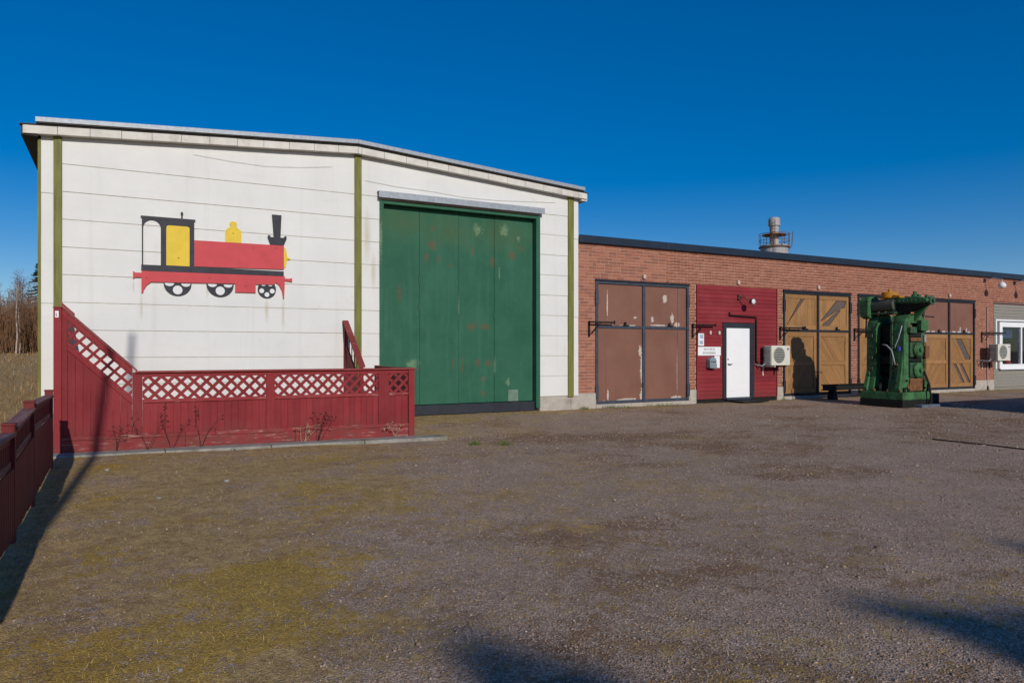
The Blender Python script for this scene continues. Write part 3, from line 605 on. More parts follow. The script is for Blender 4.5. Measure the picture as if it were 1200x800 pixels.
    for a, b in ((2.127, 2.265), (4.055, 4.249)): bx('stile', 'red', t, a, b, Y0 - .016, Y0 + .03, .17, 1.094, .003)
    bx('post', 'red', t, 4.618, 4.73, Y0 - .035, Y0 + .07, -.06, 1.161, .004)
    def low(nm, m, y0, y1, f0, f1, xa=-.764, xb=4.617):
        cut = [xa, .9, 2.6, xb]
        for p, q in zip(cut[:-1], cut[1:]):
            p, q = p + .002, q - .002; MB().hexa([(p, y0, f0(p)), (q, y0, f0(q)), (q, y0, f1(q)), (p, y0, f1(p))], [(p, y1, f0(p)), (q, y1, f0(q)), (q, y1, f1(q)), (p, y1, f1(p))]).build(nm, m, t, bevel=.004)
    low('lower_rail', 'redrail', Y0 - .035, Y0 + .003, lambda x: zl(x), lambda x: zl(x) + .065)
    low('skirting_board', 'redrail', Y0 - .022, Y0 + .002, lambda x: zbot(x), lambda x: zl(x) - .006)
    # return at the right end and the short side panel at the far left
    bx('return_cap', 'redcap', t, 4.645, 4.77, TY + .055, -1.38, 1.163, 1.190, .004)
    y = TY + .06
    while y < -1.42: bx('plank', 'red', t, 4.68, 4.70, y, y + .105, .02, 1.10, .002); y += .109
    bx('return_rail', 'red', t, 4.662, 4.722, TY + .05, -1.4, 1.10, 1.161, .003)
    bx('post', 'red', t, 4.66, 4.74, -1.40, -1.31, -.05, 1.20, .003)
    y = TY + .08
    while y < -.12: bx('plank', 'red', t, -.80, -.78, y, y + .105, -.02, 2.0, .002); y += .109
    # deck between screen and wall
    y = TY + .07
    while y < -.2: bx('deck_board', 'greywood', t, -.7, 4.6, y, y + .115, .02, .05); y += .122
make_terrace()
def make_side():
    t = empty('stair_side_panel', (4.4, -.7, 0), 'narrow raking red panel with lattice standing against white wall behind the screen', 'screen panel')
    top = lambda y: 2.19 + (y + .0) * .77
    bx('post', 'red', t, 4.36, 4.43, -.14, -.06, .05, 2.12, .003); bx('post', 'red', t, 4.36, 4.43, -1.32, -1.24, .05, 1.16, .003)
    def rk(nm, a, b, x0, x1, y0=-.06, y1=-1.34, m='red'): MB().hexa([(x0, y0, top(y0) + a), (x1, y0, top(y0) + a), (x1, y0, top(y0) + b), (x0, y0, top(y0) + b)], [(x0, y1, top(y1) + a), (x1, y1, top(y1) + a), (x1, y1, top(y1) + b), (x0, y1, top(y1) + b)]).build(nm, m, t, bevel=.003)
    rk('raking_cap', 0, .035, 4.33, 4.46, m='redcap'); rk('raking_rail', -.10, -.002, 4.375, 4.415, -.141, -1.24); rk('raking_rail', -.52, -.44, 4.375, 4.415, -.141, -1.24)
    y = -.142
    while y > -1.2:
        y1 = max(y - .1, -1.239); MB().hexa([(4.385, y1, .1), (4.405, y1, .1), (4.405, y, .1), (4.385, y, .1)], [(4.385, y1, top(y1) - .5), (4.405, y1, top(y1) - .5), (4.405, y, top(y) - .5), (4.385, y, top(y) - .5)]).build('plank', 'red', t); y = y1 - .004
    for k in range(6):
        y0 = -.2 - k * .19; MB().bar((4.392, y0, top(y0) - .46), (4.392, y0 - .0, top(y0) - .08), .03, .014, (1, 0, 0)).build('lattice_slat', 'red', t)
make_side()

def make_kerb():
    x = -.95; i = 0
    while x < 5.2:
        x1 = min(x + 1.55, 5.32); f = lambda q: -.0 - .055 * (q + .95) / 6.2
        k = MB().hexa([(x + .004, -3.82, -.3), (x1 - .004, -3.82, -.3), (x1 - .004, -3.82, f(x1)), (x + .004, -3.82, f(x))], [(x + .004, -3.49, -.3), (x1 - .004, -3.49, -.3), (x1 - .004, -3.49, f(x1) + .006), (x + .004, -3.49, f(x) + .006)])
        k.build('kerb_block', 'kerb', KERB, bevel=.015); x = x1
KERB = empty('concrete_kerb', (2, -3.6, 0), 'long low concrete kerb at the foot of the red terrace screen', 'kerb'); make_kerb()

# ------------------------------------------------------------------ picket-board fence on the left
def make_fence():
    f = empty('yard_fence', (-.8, -8, 0), 'dark red low board fence running along the left edge towards the viewer', 'fence')
    posts = [(-.83, -4.72, .97), (-.80, -7.35, .985), (-.79, -8.95, .90), (-.79, -11.1, .90), (-.79, -13.2, .9)]
    for x, y, h in posts: bx('post', 'redfence', f, x - .045, x + .045, y - .045, y + .045, -.1, h, .005)
    for x, y, h in posts[:4]: bx('post_cap', 'redfence', f, x - .052, x + .052, y - .052, y + .052, h, h + .02, .006)
    for (xa, ya, ha), (xb, yb, hb) in zip(posts[:-1], posts[1:]):
        ta, tb = ha - .065, (hb - .03 if hb > .95 else hb - .03); ya2, yb2 = ya - .05, yb + .05
        def pt(t, z0, off=0): return (xa + (xb - xa) * t + off, ya2 + (yb2 - ya2) * t, z0 + (ta + (tb - ta) * t))
        MB().bar(pt(0, 0), pt(1, 0), .115, .028).build('cap_rail', 'redfencecap', f, bevel=.004)
        MB().bar(pt(0, -.05), pt(1, -.05), .035, .055).build('top_rail', 'redfence', f)
        MB().bar(pt(0, -.245), pt(1, -.245), .04, .06).build('mid_rail', 'redfencecap', f)
        MB().bar(pt(0, -.72), pt(1, -.72), .04, .06).build('bottom_rail', 'redfence', f)
        n = int((ya2 - yb2) / .115)
        for k in range(n):
            t = (k + .5) / n; p = pt(t, 0); q = pt(t, 0)[2]
            bx('baluster', 'redfence', f, p[0] - .012, p[0] + .012, p[1] - .026, p[1] + .026, q - .215, q - .078)
            bx('plank', 'redfence', f, p[0] + .022, p[0] + .042, p[1] - .052, p[1] + .052, .03 + random.uniform(-.01, .01), q - .275, .002)
make_fence()

# ------------------------------------------------------------------ brick building
BY = .05      # face of the bricks
BX1 = 36.0
HEAD = 3.43
BAYS = [(11.195, 14.457), (14.75, 18.07), (18.355, 21.576), (21.95, 25.21), (25.51, 28.80), (30.10, 34.6)]
def make_brick_building():
    b = empty('brick_building', (20, 3, 0), 'long low red brick workshop range with flat navy roof edge', 'building')
    wallm = MB(); edges = [10.45] + [v for bay in BAYS for v in bay] + [BX1]
    for p, q in zip(edges[0::2], edges[1::2]): wallm.box(p, q, BY + .007, BY + .35, .3, HEAD)
    wallm.box(10.45, BX1, BY + .007, BY + .35, HEAD, 4.42)
    wall = wallm.build('wall', 'mortar', b)
    piers = list(zip(edges[0::2], edges[1::2]))
    for p, q in piers:
        bx('plinth', 'concrete', b, (10.395 if p < 10.5 else p + .002), q - .002, BY - .03 if p > 10.5 else .0, BY + .34, -.3, .372 + random.uniform(-.006, .006), .012)
    PITCH = .0847; items = []
    for r in range(36):
        z = .385 + r * PITCH
        for p, q in piers: items.append((p, q, z, r))
    for r in range(11): items.append((10.45, BX1, .385 + (36 + r) * PITCH, 36 + r))
    bricks = []
    for p, q, z, r in items:
        x = p - (.13 if r % 2 else 0) - random.choice((0, 0, .13)) * (q - p > 5)
        while x < q - .02:
            L = .25 if random.random() > .10 else .12; a, c = max(x, p + .003), min(x + L, q - .003)
            if c - a > .03: bricks.append((a, c, z))
            x += L + .015
    bricks.sort(key=lambda t: t[0])
    pos = [t for t in bricks if t[0] < 13.6][:300]; rest = [t for t in bricks if t not in set(pos)]
    def tint(): return (random.random(), random.random(), 0)
    cache = {}
    for a, c, z in pos:
        L = round((c - a) / .01) * .01; key = (L, random.randrange(6))
        if key not in cache:
            cache[key] = MB().box(-L / 2, L / 2, 0, .06, 0, .069).mesh('brick', 'brick', tint=tint())
        o = link('brick', cache[key], wall, loc=((a + c) / 2, BY + random.uniform(-.003, .002), z + random.uniform(-.001, .001)))
    V, F, T = [], [], []
    for a, c, z in rest:
        y = BY + random.uniform(-.003, .002); o = len(V); z1 = z + .069; 
        V += [(a, y, z), (c, y, z), (c, y + .05, z), (a, y + .05, z), (a, y, z1), (c, y, z1), (c, y + .05, z1), (a, y + .05, z1)]
        F += [(o, o + 1, o + 5, o + 4), (o + 1, o + 2, o + 6, o + 5), (o + 3, o, o + 4, o + 7), (o + 4, o + 5, o + 6, o + 7), (o, o + 3, o + 2, o + 1)]; T += [tint()] * 8
    link('brick_courses', np_mesh('brick_courses', np.array(V), np.array(F), 'brick', np.array(T)), wall, kind='stuff')
    # roof and its dark edge, in lengths
    bx('roof', 'darkgap', b, 10.63, BX1, .0, 12, 4.42, 4.535)
    bx('back_wall', 'mortar', b, 10.63, BX1, 11.7, 12, 0, 4.41); bx('end_wall', 'mortar', b, BX1 - .3, BX1, .45, 11.7, 0, 4.41)
    x = 10.63
    while x < BX1:
        x1 = min(x + 3.0, BX1); bx('roof_edge', 'navy', b, x + .002, x1 - .002, -.05, -.01, 4.365, 4.565, .004); x = x1
    bx('eave_board', 'darkgap', b, 10.63, BX1, -.008, .05, 4.36, 4.415)
    # doors -------------------------------------------------------------
    def steel_frame(bay, nm, lab, m='steel'):
        x0, x1 = bay; d = MB().box(x0, x0 + .075, .02, .14, .07, HEAD - .004).box(x1 - .075, x1, .02, .14, .07, HEAD - .004).box(x0 + .075, x1 - .075, .02, .14, HEAD - .115, HEAD - .004).build(nm, m, b, label=lab)
        bx('drip_edge', 'darksteel', d, x0 - .01, x1 + .01, -.012, .019, HEAD - .05, HEAD - .006)
        bx('threshold', 'concrete', d, x0, x1, .0, .3, -.25, .068); bx('backing', 'mblack', d, x0 + .02, x1 - .02, .17, .2, .07, HEAD - .01)
        return d
    def leaf_bits(d, x0, x1, barz=2.15, m='steel'):
        xm = (x0 + x1) / 2
        for a, c in ((x0 + .078, xm - .006), (xm + .006, x1 - .078)):
            bx('cross_bar', m, d, a, c, .035, .065, barz - .035, barz + .035, .004); bx('bottom_bar', m, d, a, c, .035, .065, .075, .155, .004)
            bx('lock_knob', 'iron', d, (a + c) / 2 + .1, (a + c) / 2 + .16, .0, .034, barz + .05, barz + .14, .01)
            bx('lock_tongue', 'iron', d, (a + c) / 2 + .06, (a + c) / 2 + .26, .0, .033, barz + .036, barz + .065, .004)
        bx('meeting_stile', m, d, xm - .045, xm + .045, .02, .062, .08, HEAD - .12, .004)
        for x in (x0 + .03, x1 - .03):
            for z in (.2, 2.75): bx('hinge', m, d, x - .05, x + .05, -.005, .018, z, z + .36, .006)
    # brown board doors
    x0, x1 = BAYS[0]; xm = (x0 + x1) / 2
    d = steel_frame(BAYS[0], 'brown_double_door', 'brown board double door with peeling pale paint patches')
    for a, c in ((x0 + .078, xm - .006), (xm + .006, x1 - .078)):
        for z0, z1 in ((.12, 2.14), (2.16, HEAD - .118)): bx('door_panel', 'brown', d, a, c, .066, .1, z0, z1, .004)
        bx('panel_joint', 'brown', d, a + .28, a + .30, .061, .0655, .16, 3.3) if a < xm else bx('panel_joint', 'greywood', d, c - .32, c - .30, .061, .0655, .16, 3.3)
    leaf_bits(d, x0, x1)
    # red siding bay
    x0, x1 = BAYS[1]
    s = bx('siding_backing', 'mblack', b, x0 + .002, x1 - .002, .07, .2, -.2, HEAD - .003)
    n = 28; st = (HEAD - .09) / n
    for k in range(n):
        z0 = .085 + k * st
        segs = [(x0 + .03, x1 - .03)] if z0 > 2.33 else [(x0 + .03, 15.77), (17.055, x1 - .03)]
        for a, c in segs:
            MB().hexa([(a, .022, z0), (c, .022, z0), (c, .04, z0 + st + .004), (a, .04, z0 + st + .004)], [(a, .068, z0), (c, .068, z0), (c, .068, z0 + st + .004), (a, .068, z0 + st + .004)]).build('siding_board', 'redsiding', s)
    for a, c in ((x0, x0 + .028), (x1 - .028, x1)): bx('corner_trim', 'redsiding', s, a, c, .01, .069, .085, HEAD - .004)
    d = MB().box(15.772, 15.905, -.005, .1, .07, 2.335).box(16.88, 17.053, -.005, .1, .07, 2.335).box(15.905, 16.88, -.005, .1, 2.19, 2.335).build('white_door', 'framedark', b, bevel=.004, label='plain white door in a charcoal frame')
    lf = bx('door_leaf', 'whitedoor', d, 15.91, 16.875, .02, .09, .105, 2.185, .006)
    bx('door_threshold', 'steel', d, 15.9, 16.88, -.03, .1, .04, .1, .006)
    MB().tube([(15.99, .02, 1.10), (15.99, -.03, 1.10), (16.11, -.035, 1.10)], .012, 8).build('handle', 'darksteel', lf); MB().lathe([(.03, 0), (.028, -.012)], (15.99, .019, 1.10), 'y', 12).build('handle_rose', 'zinc', lf); MB().lathe([(.022, 0), (.02, -.012)], (15.98, .019, 1.25), 'y', 12).build('lock', 'darksteel', lf)
    # pine double doors: framed lower panels, boarded tops with missing boards
    def pine(bay, nm, lab, upper, seed):
        x0, x1 = bay; xm = (x0 + x1) / 2; d = steel_frame(bay, nm, lab, 'darksteel'); rr = random.Random(seed)
        for li, (a, c) in enumerate(((x0 + .078, xm - .006), (xm + .006, x1 - .078))):
            fr = .16
            for (p, q, z0, z1) in ((a, a + fr, .12, 2.14), (c - fr, c, .12, 2.14), (a + fr, c - fr, .12, .30), (a + fr, c - fr, 1.96, 2.14), (a + fr, c - fr, 1.03, 1.17)): bx('stile' if q - p < .2 else 'rail', 'wood', d, p + .001, q - .001, .060, .11, z0 + .001, z1 - .001, .004)
            for z0, z1 in ((.302, 1.028), (1.172, 1.958)):
                p0, p1 = a + fr + .003, c - fr - .003; reg = [(p0, z0), (p1, z0), (p1, z1), (p0, z1)]
                # boards laid on the rake
                ang = 52 if li == 0 else -52; dd = (math.cos(R(ang)), math.sin(R(ang))); nn = (-dd[1], dd[0]); cx, cz = (p0 + p1) / 2, (z0 + z1) / 2
                for k in range(-9, 10):
                    o = (cx + nn[0] * (k + .5) * .15, cz + nn[1] * (k + .5) * .15); hw = .0735
                    q = [(o[0] + dd[0] * s_ * 3 + nn[0] * t_ * hw, o[1] + dd[1] * s_ * 3 + nn[1] * t_ * hw) for s_, t_ in ((-1, -1), (1, -1), (1, 1), (-1, 1))]
                    for i in range(4):
                        e0, e1 = reg[i], reg[(i + 1) % 4]; aa, bb = e1[1] - e0[1], -(e1[0] - e0[0]); q = clip_poly(q, aa, bb, aa * e0[0] + bb * e0[1])
                        if len(q) < 3: break
                    if len(q) >= 3 and nm + str(li) + str(k) + str(z0) not in MISSING: MB().prism(q, .085 + rr.uniform(-.004, .004), .115).build('board', 'wooddiag', d)
                    elif len(q) >= 3: MB().prism(q, .108, .112).build('bare_strip', 'greywood', d)
            if upper == 'brown': bx('door_panel', 'brown2', d, a, c, .066, .1, 2.16, HEAD - .118, .004)
            else:
                for (p, q, z0, z1) in ((a, a + .1, 2.17, HEAD - .12), (c - .1, c, 2.17, HEAD - .12), (a + .1, c - .1, 2.17, 2.32), (a + .1, c - .1, HEAD - .26, HEAD - .12)): bx('stile' if q - p < .2 else 'rail', 'wood', d, p + .001, q - .001, .060, .11, z0 + .001, z1 - .001, .003)
                n = 8; w0 = (c - a - .2) / n; z0, z1 = 2.322, HEAD - .262
                gaps = [[(.10, .58, .30, .98), (.02, .05, .55, .98)], []][0] if li == 0 else []
                for k in range(n):
                    p = a + .1 + k * w0; bx('board', 'wood', d, p + .001, p + w0 - .001, .078 + rr.uniform(-.003, .003), .105, z0, z1)
                # slanting openings where boards are gone
                W_, H_ = c - a - .2, z1 - z0; P = lambda u, v: (a + .1 + u * W_, z0 + v * H_)
                if upper == 'slots':
                    slots = [[P(.02, .0), P(.10, .16), P(.62, 1.0), P(.50, 1.0)]] if li == 0 else [[P(.05, .18), P(.62, .98), P(.98, .98), P(.93, .74), P(.80, .70)], [P(.08, .0), P(.34, .0), P(.78, .62), P(.70, .60)]]
                    for q in slots:
                        MB().prism(q, .069, .0745).build('bare_strip', 'greywood', d)
                        for i in range(len(q)):
                            e0, e1 = q[i], q[(i + 1) % len(q)]; MB().bar((e0[0], .066, e0[1]), (e1[0], .066, e1[1]), .008, .012, (0, 1, 0)).build('slot_edge', 'mblack', d)
        leaf_bits(d, x0, x1, 2.15, 'darksteel'); return d
    MISSING = {'weathered_double_door1' + str(k) + str(z) for k, z in ((0, 1.172), (1, 1.172), (1, .302), (-1, .302))}
    pine(BAYS[2], 'pine_double_door', 'pine double door with slanting gaps in its upper boards, shadow across it', 'slots', 1)
    pine(BAYS[3], 'hidden_double_door', 'pine double door mostly hidden behind the green machine', 'plain', 2)
    pine(BAYS[4], 'weathered_double_door', 'double door with brown upper half and pine lower half', 'brown', 3)
    # grey siding with the window
    x0, x1 = BAYS[5]; s = MB().box(x0 + .002, 30.45, .08, .2, -.2, HEAD - .003).box(33.65, x1, .08, .2, -.2, HEAD - .003).box(30.45, 33.65, .08, .2, -.2, .83).box(30.45, 33.65, .08, .2, 2.66, HEAD - .003).build('grey_siding_backing', 'greysiding', b)
    bx('flashing', 'redfence', s, x0, x1, .0, .07, HEAD - .07, HEAD - .045)
    n = 27; st = (HEAD - .16) / n
    for k in range(n):
        z0 = .08 + k * st; segs = [(x0 + .004, x1)] if z0 > 2.70 or z0 + st < .78 else [(x0 + .004, 30.16 if 0 else 30.42), (33.68, x1)]
        for a, c in segs: MB().hexa([(a, .035, z0), (c, .035, z0), (c, .055, z0 + st), (a, .055, z0 + st)], [(a, .079, z0), (c, .079, z0), (c, .079, z0 + st), (a, .079, z0 + st)]).build('siding_board', 'greysiding', s)
    wdw = MB().box(30.165, 30.235, -.0, .034, .80, 2.74).box(30.235, 33.9, -.0, .034, 2.68, 2.74).build('window', 'whitepaint', b, label='white framed wide window in grey siding')
    MB().box(30.44, 30.64, .0, .15, .80, 2.64).box(33.46, 33.66, .0, .15, .80, 2.64).box(30.64, 33.46, .0, .15, .80, .975).box(30.64, 33.46, .0, .15, 2.445, 2.64).box(32.0, 32.1, .02, .13, .975, 2.445).build('frame', 'whitepaint', wdw, bevel=.006)
    for a, c in ((30.64, 32.0), (32.1, 33.46)): bx('pane', 'glass', wdw, a, c, .08, .088, .975, 2.445)
    bx('sill', 'whitepaint', wdw, 30.42, 33.68, -.05, .0, .76, .80, .004)
    rm = MB().box(30.2, 33.9, 3, 3.1, 0, 3.0).box(30.1, 30.2, .36, 3, 0, 3).box(33.9, 34, .36, 3, 0, 3).box(30.2, 33.9, .36, 3, 3, 3.1).box(30.2, 33.9, .36, 3, -.1, 0.02).build('room', 'room', wdw)
    bx('blind', 'curtain', wdw, 30.75, 31.9, .30, .32, 2.02, 2.40)
    bx('window_board', 'whitepaint', wdw, 30.5, 33.6, .16, .45, .93, .965)
make_brick_building()

# plants on the window board
p = empty('potted_plant', (31.1, .3, .966), 'leafy green plant on the sill inside the right hand window', 'plant')
MB().lathe([(.06, .966), (.08, 1.1), (.075, 1.1)], (31.1, .3, 0), 'z', 14).build('pot', 'greywood', p)
m = MB()
for k in range(26):
    a = random.uniform(0, 6.28); L = random.uniform(.2, .55); c = Vector((31.1, .3, 1.09)); t_ = c + Vector((math.cos(a) * L * .35, math.sin(a) * L * .15, L)); sdv = Vector((math.sin(a), -math.cos(a) * .3, .1)) * .04; mdl = (c + t_) / 2 + Vector((math.cos(a) * .04, 0, .05))
    m.add([c, mdl + sdv, t_, mdl - sdv], [(0, 1, 2, 3)])
gl = m.build('leaves', simple('houseplant leaf', (.03, .13, .03), .5, .3, 8), p)
MB().lathe([(.0, .966), (.10, .97), (.15, 1.04), (.13, 1.10), (.06, 1.12), (.0, 1.12)], (31.45, .28, 0), 'z', 16).build('red_bowl', 'redpot', label='small red bowl on the sill inside the right hand window', cat='bowl')

# ------------------------------------------------------------------ wall fittings on the brick range
def bracket(x, z, L, lab):
    t = empty('door_stay', (x, 0, z), lab, 'door stay', 'iron door stays beside the workshop doors')
    y = -.10
    MB().box(x - .025, x + .025, BY - .04, BY - .028, z - .38, z + .04).build('wall_strap', 'iron', t)
    MB().box(x - .03, x + .03, y - .03, BY - .041, z - .015, z + .02).build('knuckle', 'iron', t)
    bx('arm', 'iron', t, x - .02, x + L, y - .02, y + .01, z - .02, z + .025, .004)
    MB().bar((x, y, z - .30), (x + .28, y, z - .02), .02, .025, (0, 1, 0)).build('brace', 'iron', t)
    bx('arm_hook', 'iron', t, x + L, x + L + .03, y - .03, y + .01, z - .04, z + .05, .004)
bracket(10.98, 2.26, .72, 'black iron stay on the pier left of the brown double door')
bracket(14.60, 2.25, .74, 'black iron stay over red siding left of the white door')
bracket(18.20, 2.22, .85, 'black iron stay left of the pine door that carries the shadow')
bracket(21.76, 2.22, .80, 'black iron stay behind the green machine')
bracket(29.25, 2.20, 1.35, 'long black iron stay right of the brown and pine door')
for x, lab in ((12.83, 'above the brown double door'), (16.41, 'above the red siding'), (19.97, 'above the pine door that carries the shadow'), (27.15, 'above the brown and pine door')):
    t = bx('wall_hook', 'ceramic', None, x - .05, x + .05, BY - .07, BY - .004, 3.50, 3.62, .02, label='small pale fitting on the brickwork ' + lab, cat='wall fitting')
def ac_unit(x, y0, z, nm, lab, sc=1.):
    t = empty('air_unit', (x, y0, z), lab, 'air unit', 'outdoor air units on the brick range')
    wd, dp, ht = .80 * sc, .32 * sc, .60 * sc; y1 = y0 + dp
    bx('casing', 'acwhite', t, x, x + wd, y0, y1, z, z + ht, .012)
    fx, fz, fr = x + wd * .40, z + ht * .52, ht * .40
    MB().lathe([(fr, 0), (fr, -.012), (fr * .96, -.014)], (fx, y0 - .001, fz), 'y', 28).build('fan_grille', 'acgrille', t)
    for k in range(9):
        zz = fz - fr * .86 + k * fr * .215; hw = math.sqrt(max(0, fr * fr - (zz - fz) ** 2)) * .93; bx('grille_bar', 'acfin', t, fx - hw, fx + hw, y0 - .022, y0 - .0155, zz - .012, zz + .012)
    MB().box(x - .006, x - .0005, y0 + .03, y1 - .02, z + .03, z + ht - .03).build('fin_panel', 'acfin', t)
    for k in range(7): bx('side_slat', 'acwhite', t, x - .016, x - .0065, y0 + .04 + k * .034 * sc, y0 + .05 + k * .034 * sc, z + .035, z + ht - .035)
    for k in range(3): bx('side_slat', 'acwhite', t, x - .02, x - .0165, y0 + .02, y1 - .02, z + .1 + k * .19 * sc, z + .115 + k * .19 * sc)
    bx('badge', 'acblue', t, x + wd * .84, x + wd * .93, y0 - .004, y0 - .0005, z + ht * .78, z + ht * .88)
    for s in (.12, .72): MB().box(x + wd * s, x + wd * s + .04, y0 - .03, BY - .005, z - .05, z - .012).box(x + wd * s, x + wd * s + .04, BY - .035, BY - .005, z - .32, z - .0505).build('bracket', 'acwhite' if s < .5 else 'iron', t)
    MB().tube([(x - .03, y0 + dp * .7, z + .06), (x - .12, y0 + dp * .8, z - .02), (x - .2, BY - .03, z + .02)], .022, 8).build('pipe', 'hose', t)
ac_unit(17.33, -.42, 1.06, 'ac', 'pale outdoor air unit beside the white door')
ac_unit(29.15, -.62, 1.13, 'ac', 'pale outdoor air unit by the right hand window', 1.05)
MB().tube([(16.02, -.01, 2.66), (16.02, -.02, 2.56), (16.3, -.02, 2.55), (17.10, -.02, 2.53), (17.12, -.02, 2.4), (17.12, -.02, 1.2), (17.2, -.02, 1.08)], .022, 8).build('pipe_run', 'iron', label='black pipe bent over the white door down to the air unit', cat='pipe')
MB().tube([(29.62, BY - .03, 3.19), (29.62, BY - .03, .12)], .022, 8).build('drain_pipe', 'zinc', label='thin grey pipe down the brick pier by the right air unit', cat='pipe')
bx('pipe_foot', 'iron', bpy.data.objects['drain_pipe'], 29.58, 29.66, BY - .06, BY - .004, -.05, .14)

def panel(name, m, x0, x1, z0, z1, lab, cat, y=.008): return bx(name, m, None, x0, x1, y, y + .010, z0, z1, label=lab, cat=cat)
n1 = panel('notice', 'whitepaint', 14.80, 15.02, 1.65, 2.01, 'small framed notice with grey blue print at the top left of the sign', 'notice')
MB().box(14.86, 14.99, .004, .007, 1.86, 1.98).box(14.85, 14.98, .004, .007, 1.70, 1.80).build('print', 'paleblue', n1)
n2 = panel('name_board', 'whitepaint', 14.79, 15.68, 1.365, 1.62, 'wide white board with two faint lines of lettering left of the white door', 'sign')
g = MB(); rr = random.Random(5)
for row, (xa, xb) in enumerate(((15.02, 15.44), (14.98, 15.46))):
    x = xa; zc = 1.55 - row * .11
    while x < xb:
        wdt = rr.choice((.018, .024, .03)); k = rr.randrange(4)
        g.box(x, x + .007, .004, .0075, zc - .03, zc + .03)
        if k != 0: g.box(x + .0075, x + wdt, .004, .0075, zc + .022, zc + .03)
        if k in (1, 2): g.box(x + .0075, x + wdt, .004, .0075, zc - .03, zc - .022)
        if k in (2, 3): g.box(x + .0075, x + wdt, .004, .0075, zc - .004, zc + .004)
        x += wdt + .014
g.build('lettering', 'ink', n2)
panel('notice', 'whitepaint', 15.43, 15.64, 1.0, 1.355, 'plain white paper notice hanging below the wide white board', 'notice')
mb = empty('mail_box', (15.3, -.05, 1.0), 'rounded grey mail box under the wide white board', 'mail box')
MB().prism([(15.12, 1.0), (15.37, .98), (15.38, 1.22), (15.34, 1.29), (15.27, 1.32), (15.18, 1.30), (15.12, 1.24)], -.14, .02).build('body', 'mailgrey', mb, bevel=.015)
MB().box(15.385, 15.43, -.10, .02, .985, 1.12).build('side_pocket', 'mailgrey', mb, bevel=.006); MB().box(15.15, 15.34, -.147, -.141, 1.17, 1.19).build('flap', 'darksteel', mb)
for x, lab in ((15.26, 'nearer the sign'), (15.61, 'nearer the white door')):
    t = empty('bell_push', (x, 0, 2.05), 'tiny pale box high on red siding ' + lab, 'switch box'); bx('box', 'ceramic', t, x - .035, x + .035, -.02, .02, 1.98, 2.09, .008); bx('button', 'whitepaint', t, x - .012, x + .012, -.03, -.021, 2.02, 2.05)
# flood lamp over the white door
l = empty('flood_lamp', (16.45, 0, 3.0), 'rusty flood lamp on an arm above the white door', 'lamp')
bx('base', 'rustlamp', l, 16.37, 16.47, -.03, .03, 3.04, 3.20, .01); MB().tube([(16.42, -.03, 3.12), (16.46, -.2, 3.10), (16.56, -.30, 3.0)], .015, 8).build('arm', 'rustlamp', l)
MB().lathe([(.03, .14), (.06, .10), (.105, .0), (.11, -.02)], (16.62, -.36, 2.97), 'y', 18).build('shade', 'rustlamp', l); MB().lathe([(.085, -.005), (.06, -.02), (.0, -.025)], (16.62, -.372, 2.97), 'y', 18).build('bulb', 'milk', l, smooth=True)
def wall_lamp(x, dx, lab, white):
    l = empty('wall_lamp', (x, 0, 4.1), lab, 'lamp'); bx('base', 'darksteel', l, x - .05, x + .05, .0, .046, 4.16, 4.30, .01)
    MB().tube([(x, .0, 4.25), (x + dx * .3, -.25, 4.30), (x + dx, -.55, 4.22), (x + dx, -.55, 4.12)], .018, 8).build('arm', 'zinc', l)
    MB().lathe([(.03, .12), (.06, .10), (.125, .03), (.14, -.02), (.12, -.08), (.06, -.125), (.0, -.13)], (x + dx, -.55, 4.01), 'z', 20).build('globe', 'milk' if white else 'rustlamp', l, smooth=True)
wall_lamp(29.45, .1, 'white globe lamp on an arm under the navy roof edge', True)
wall_lamp(31.55, .1, 'dark hooded lamp on an arm at the far right under the roof edge', False)
MB().box(15.95, 17.0, -.62, -.08, -.01, .025).build('door_mat', 'rubber', bevel=.01, label='dark mat on the gravel before the white door', cat='mat')

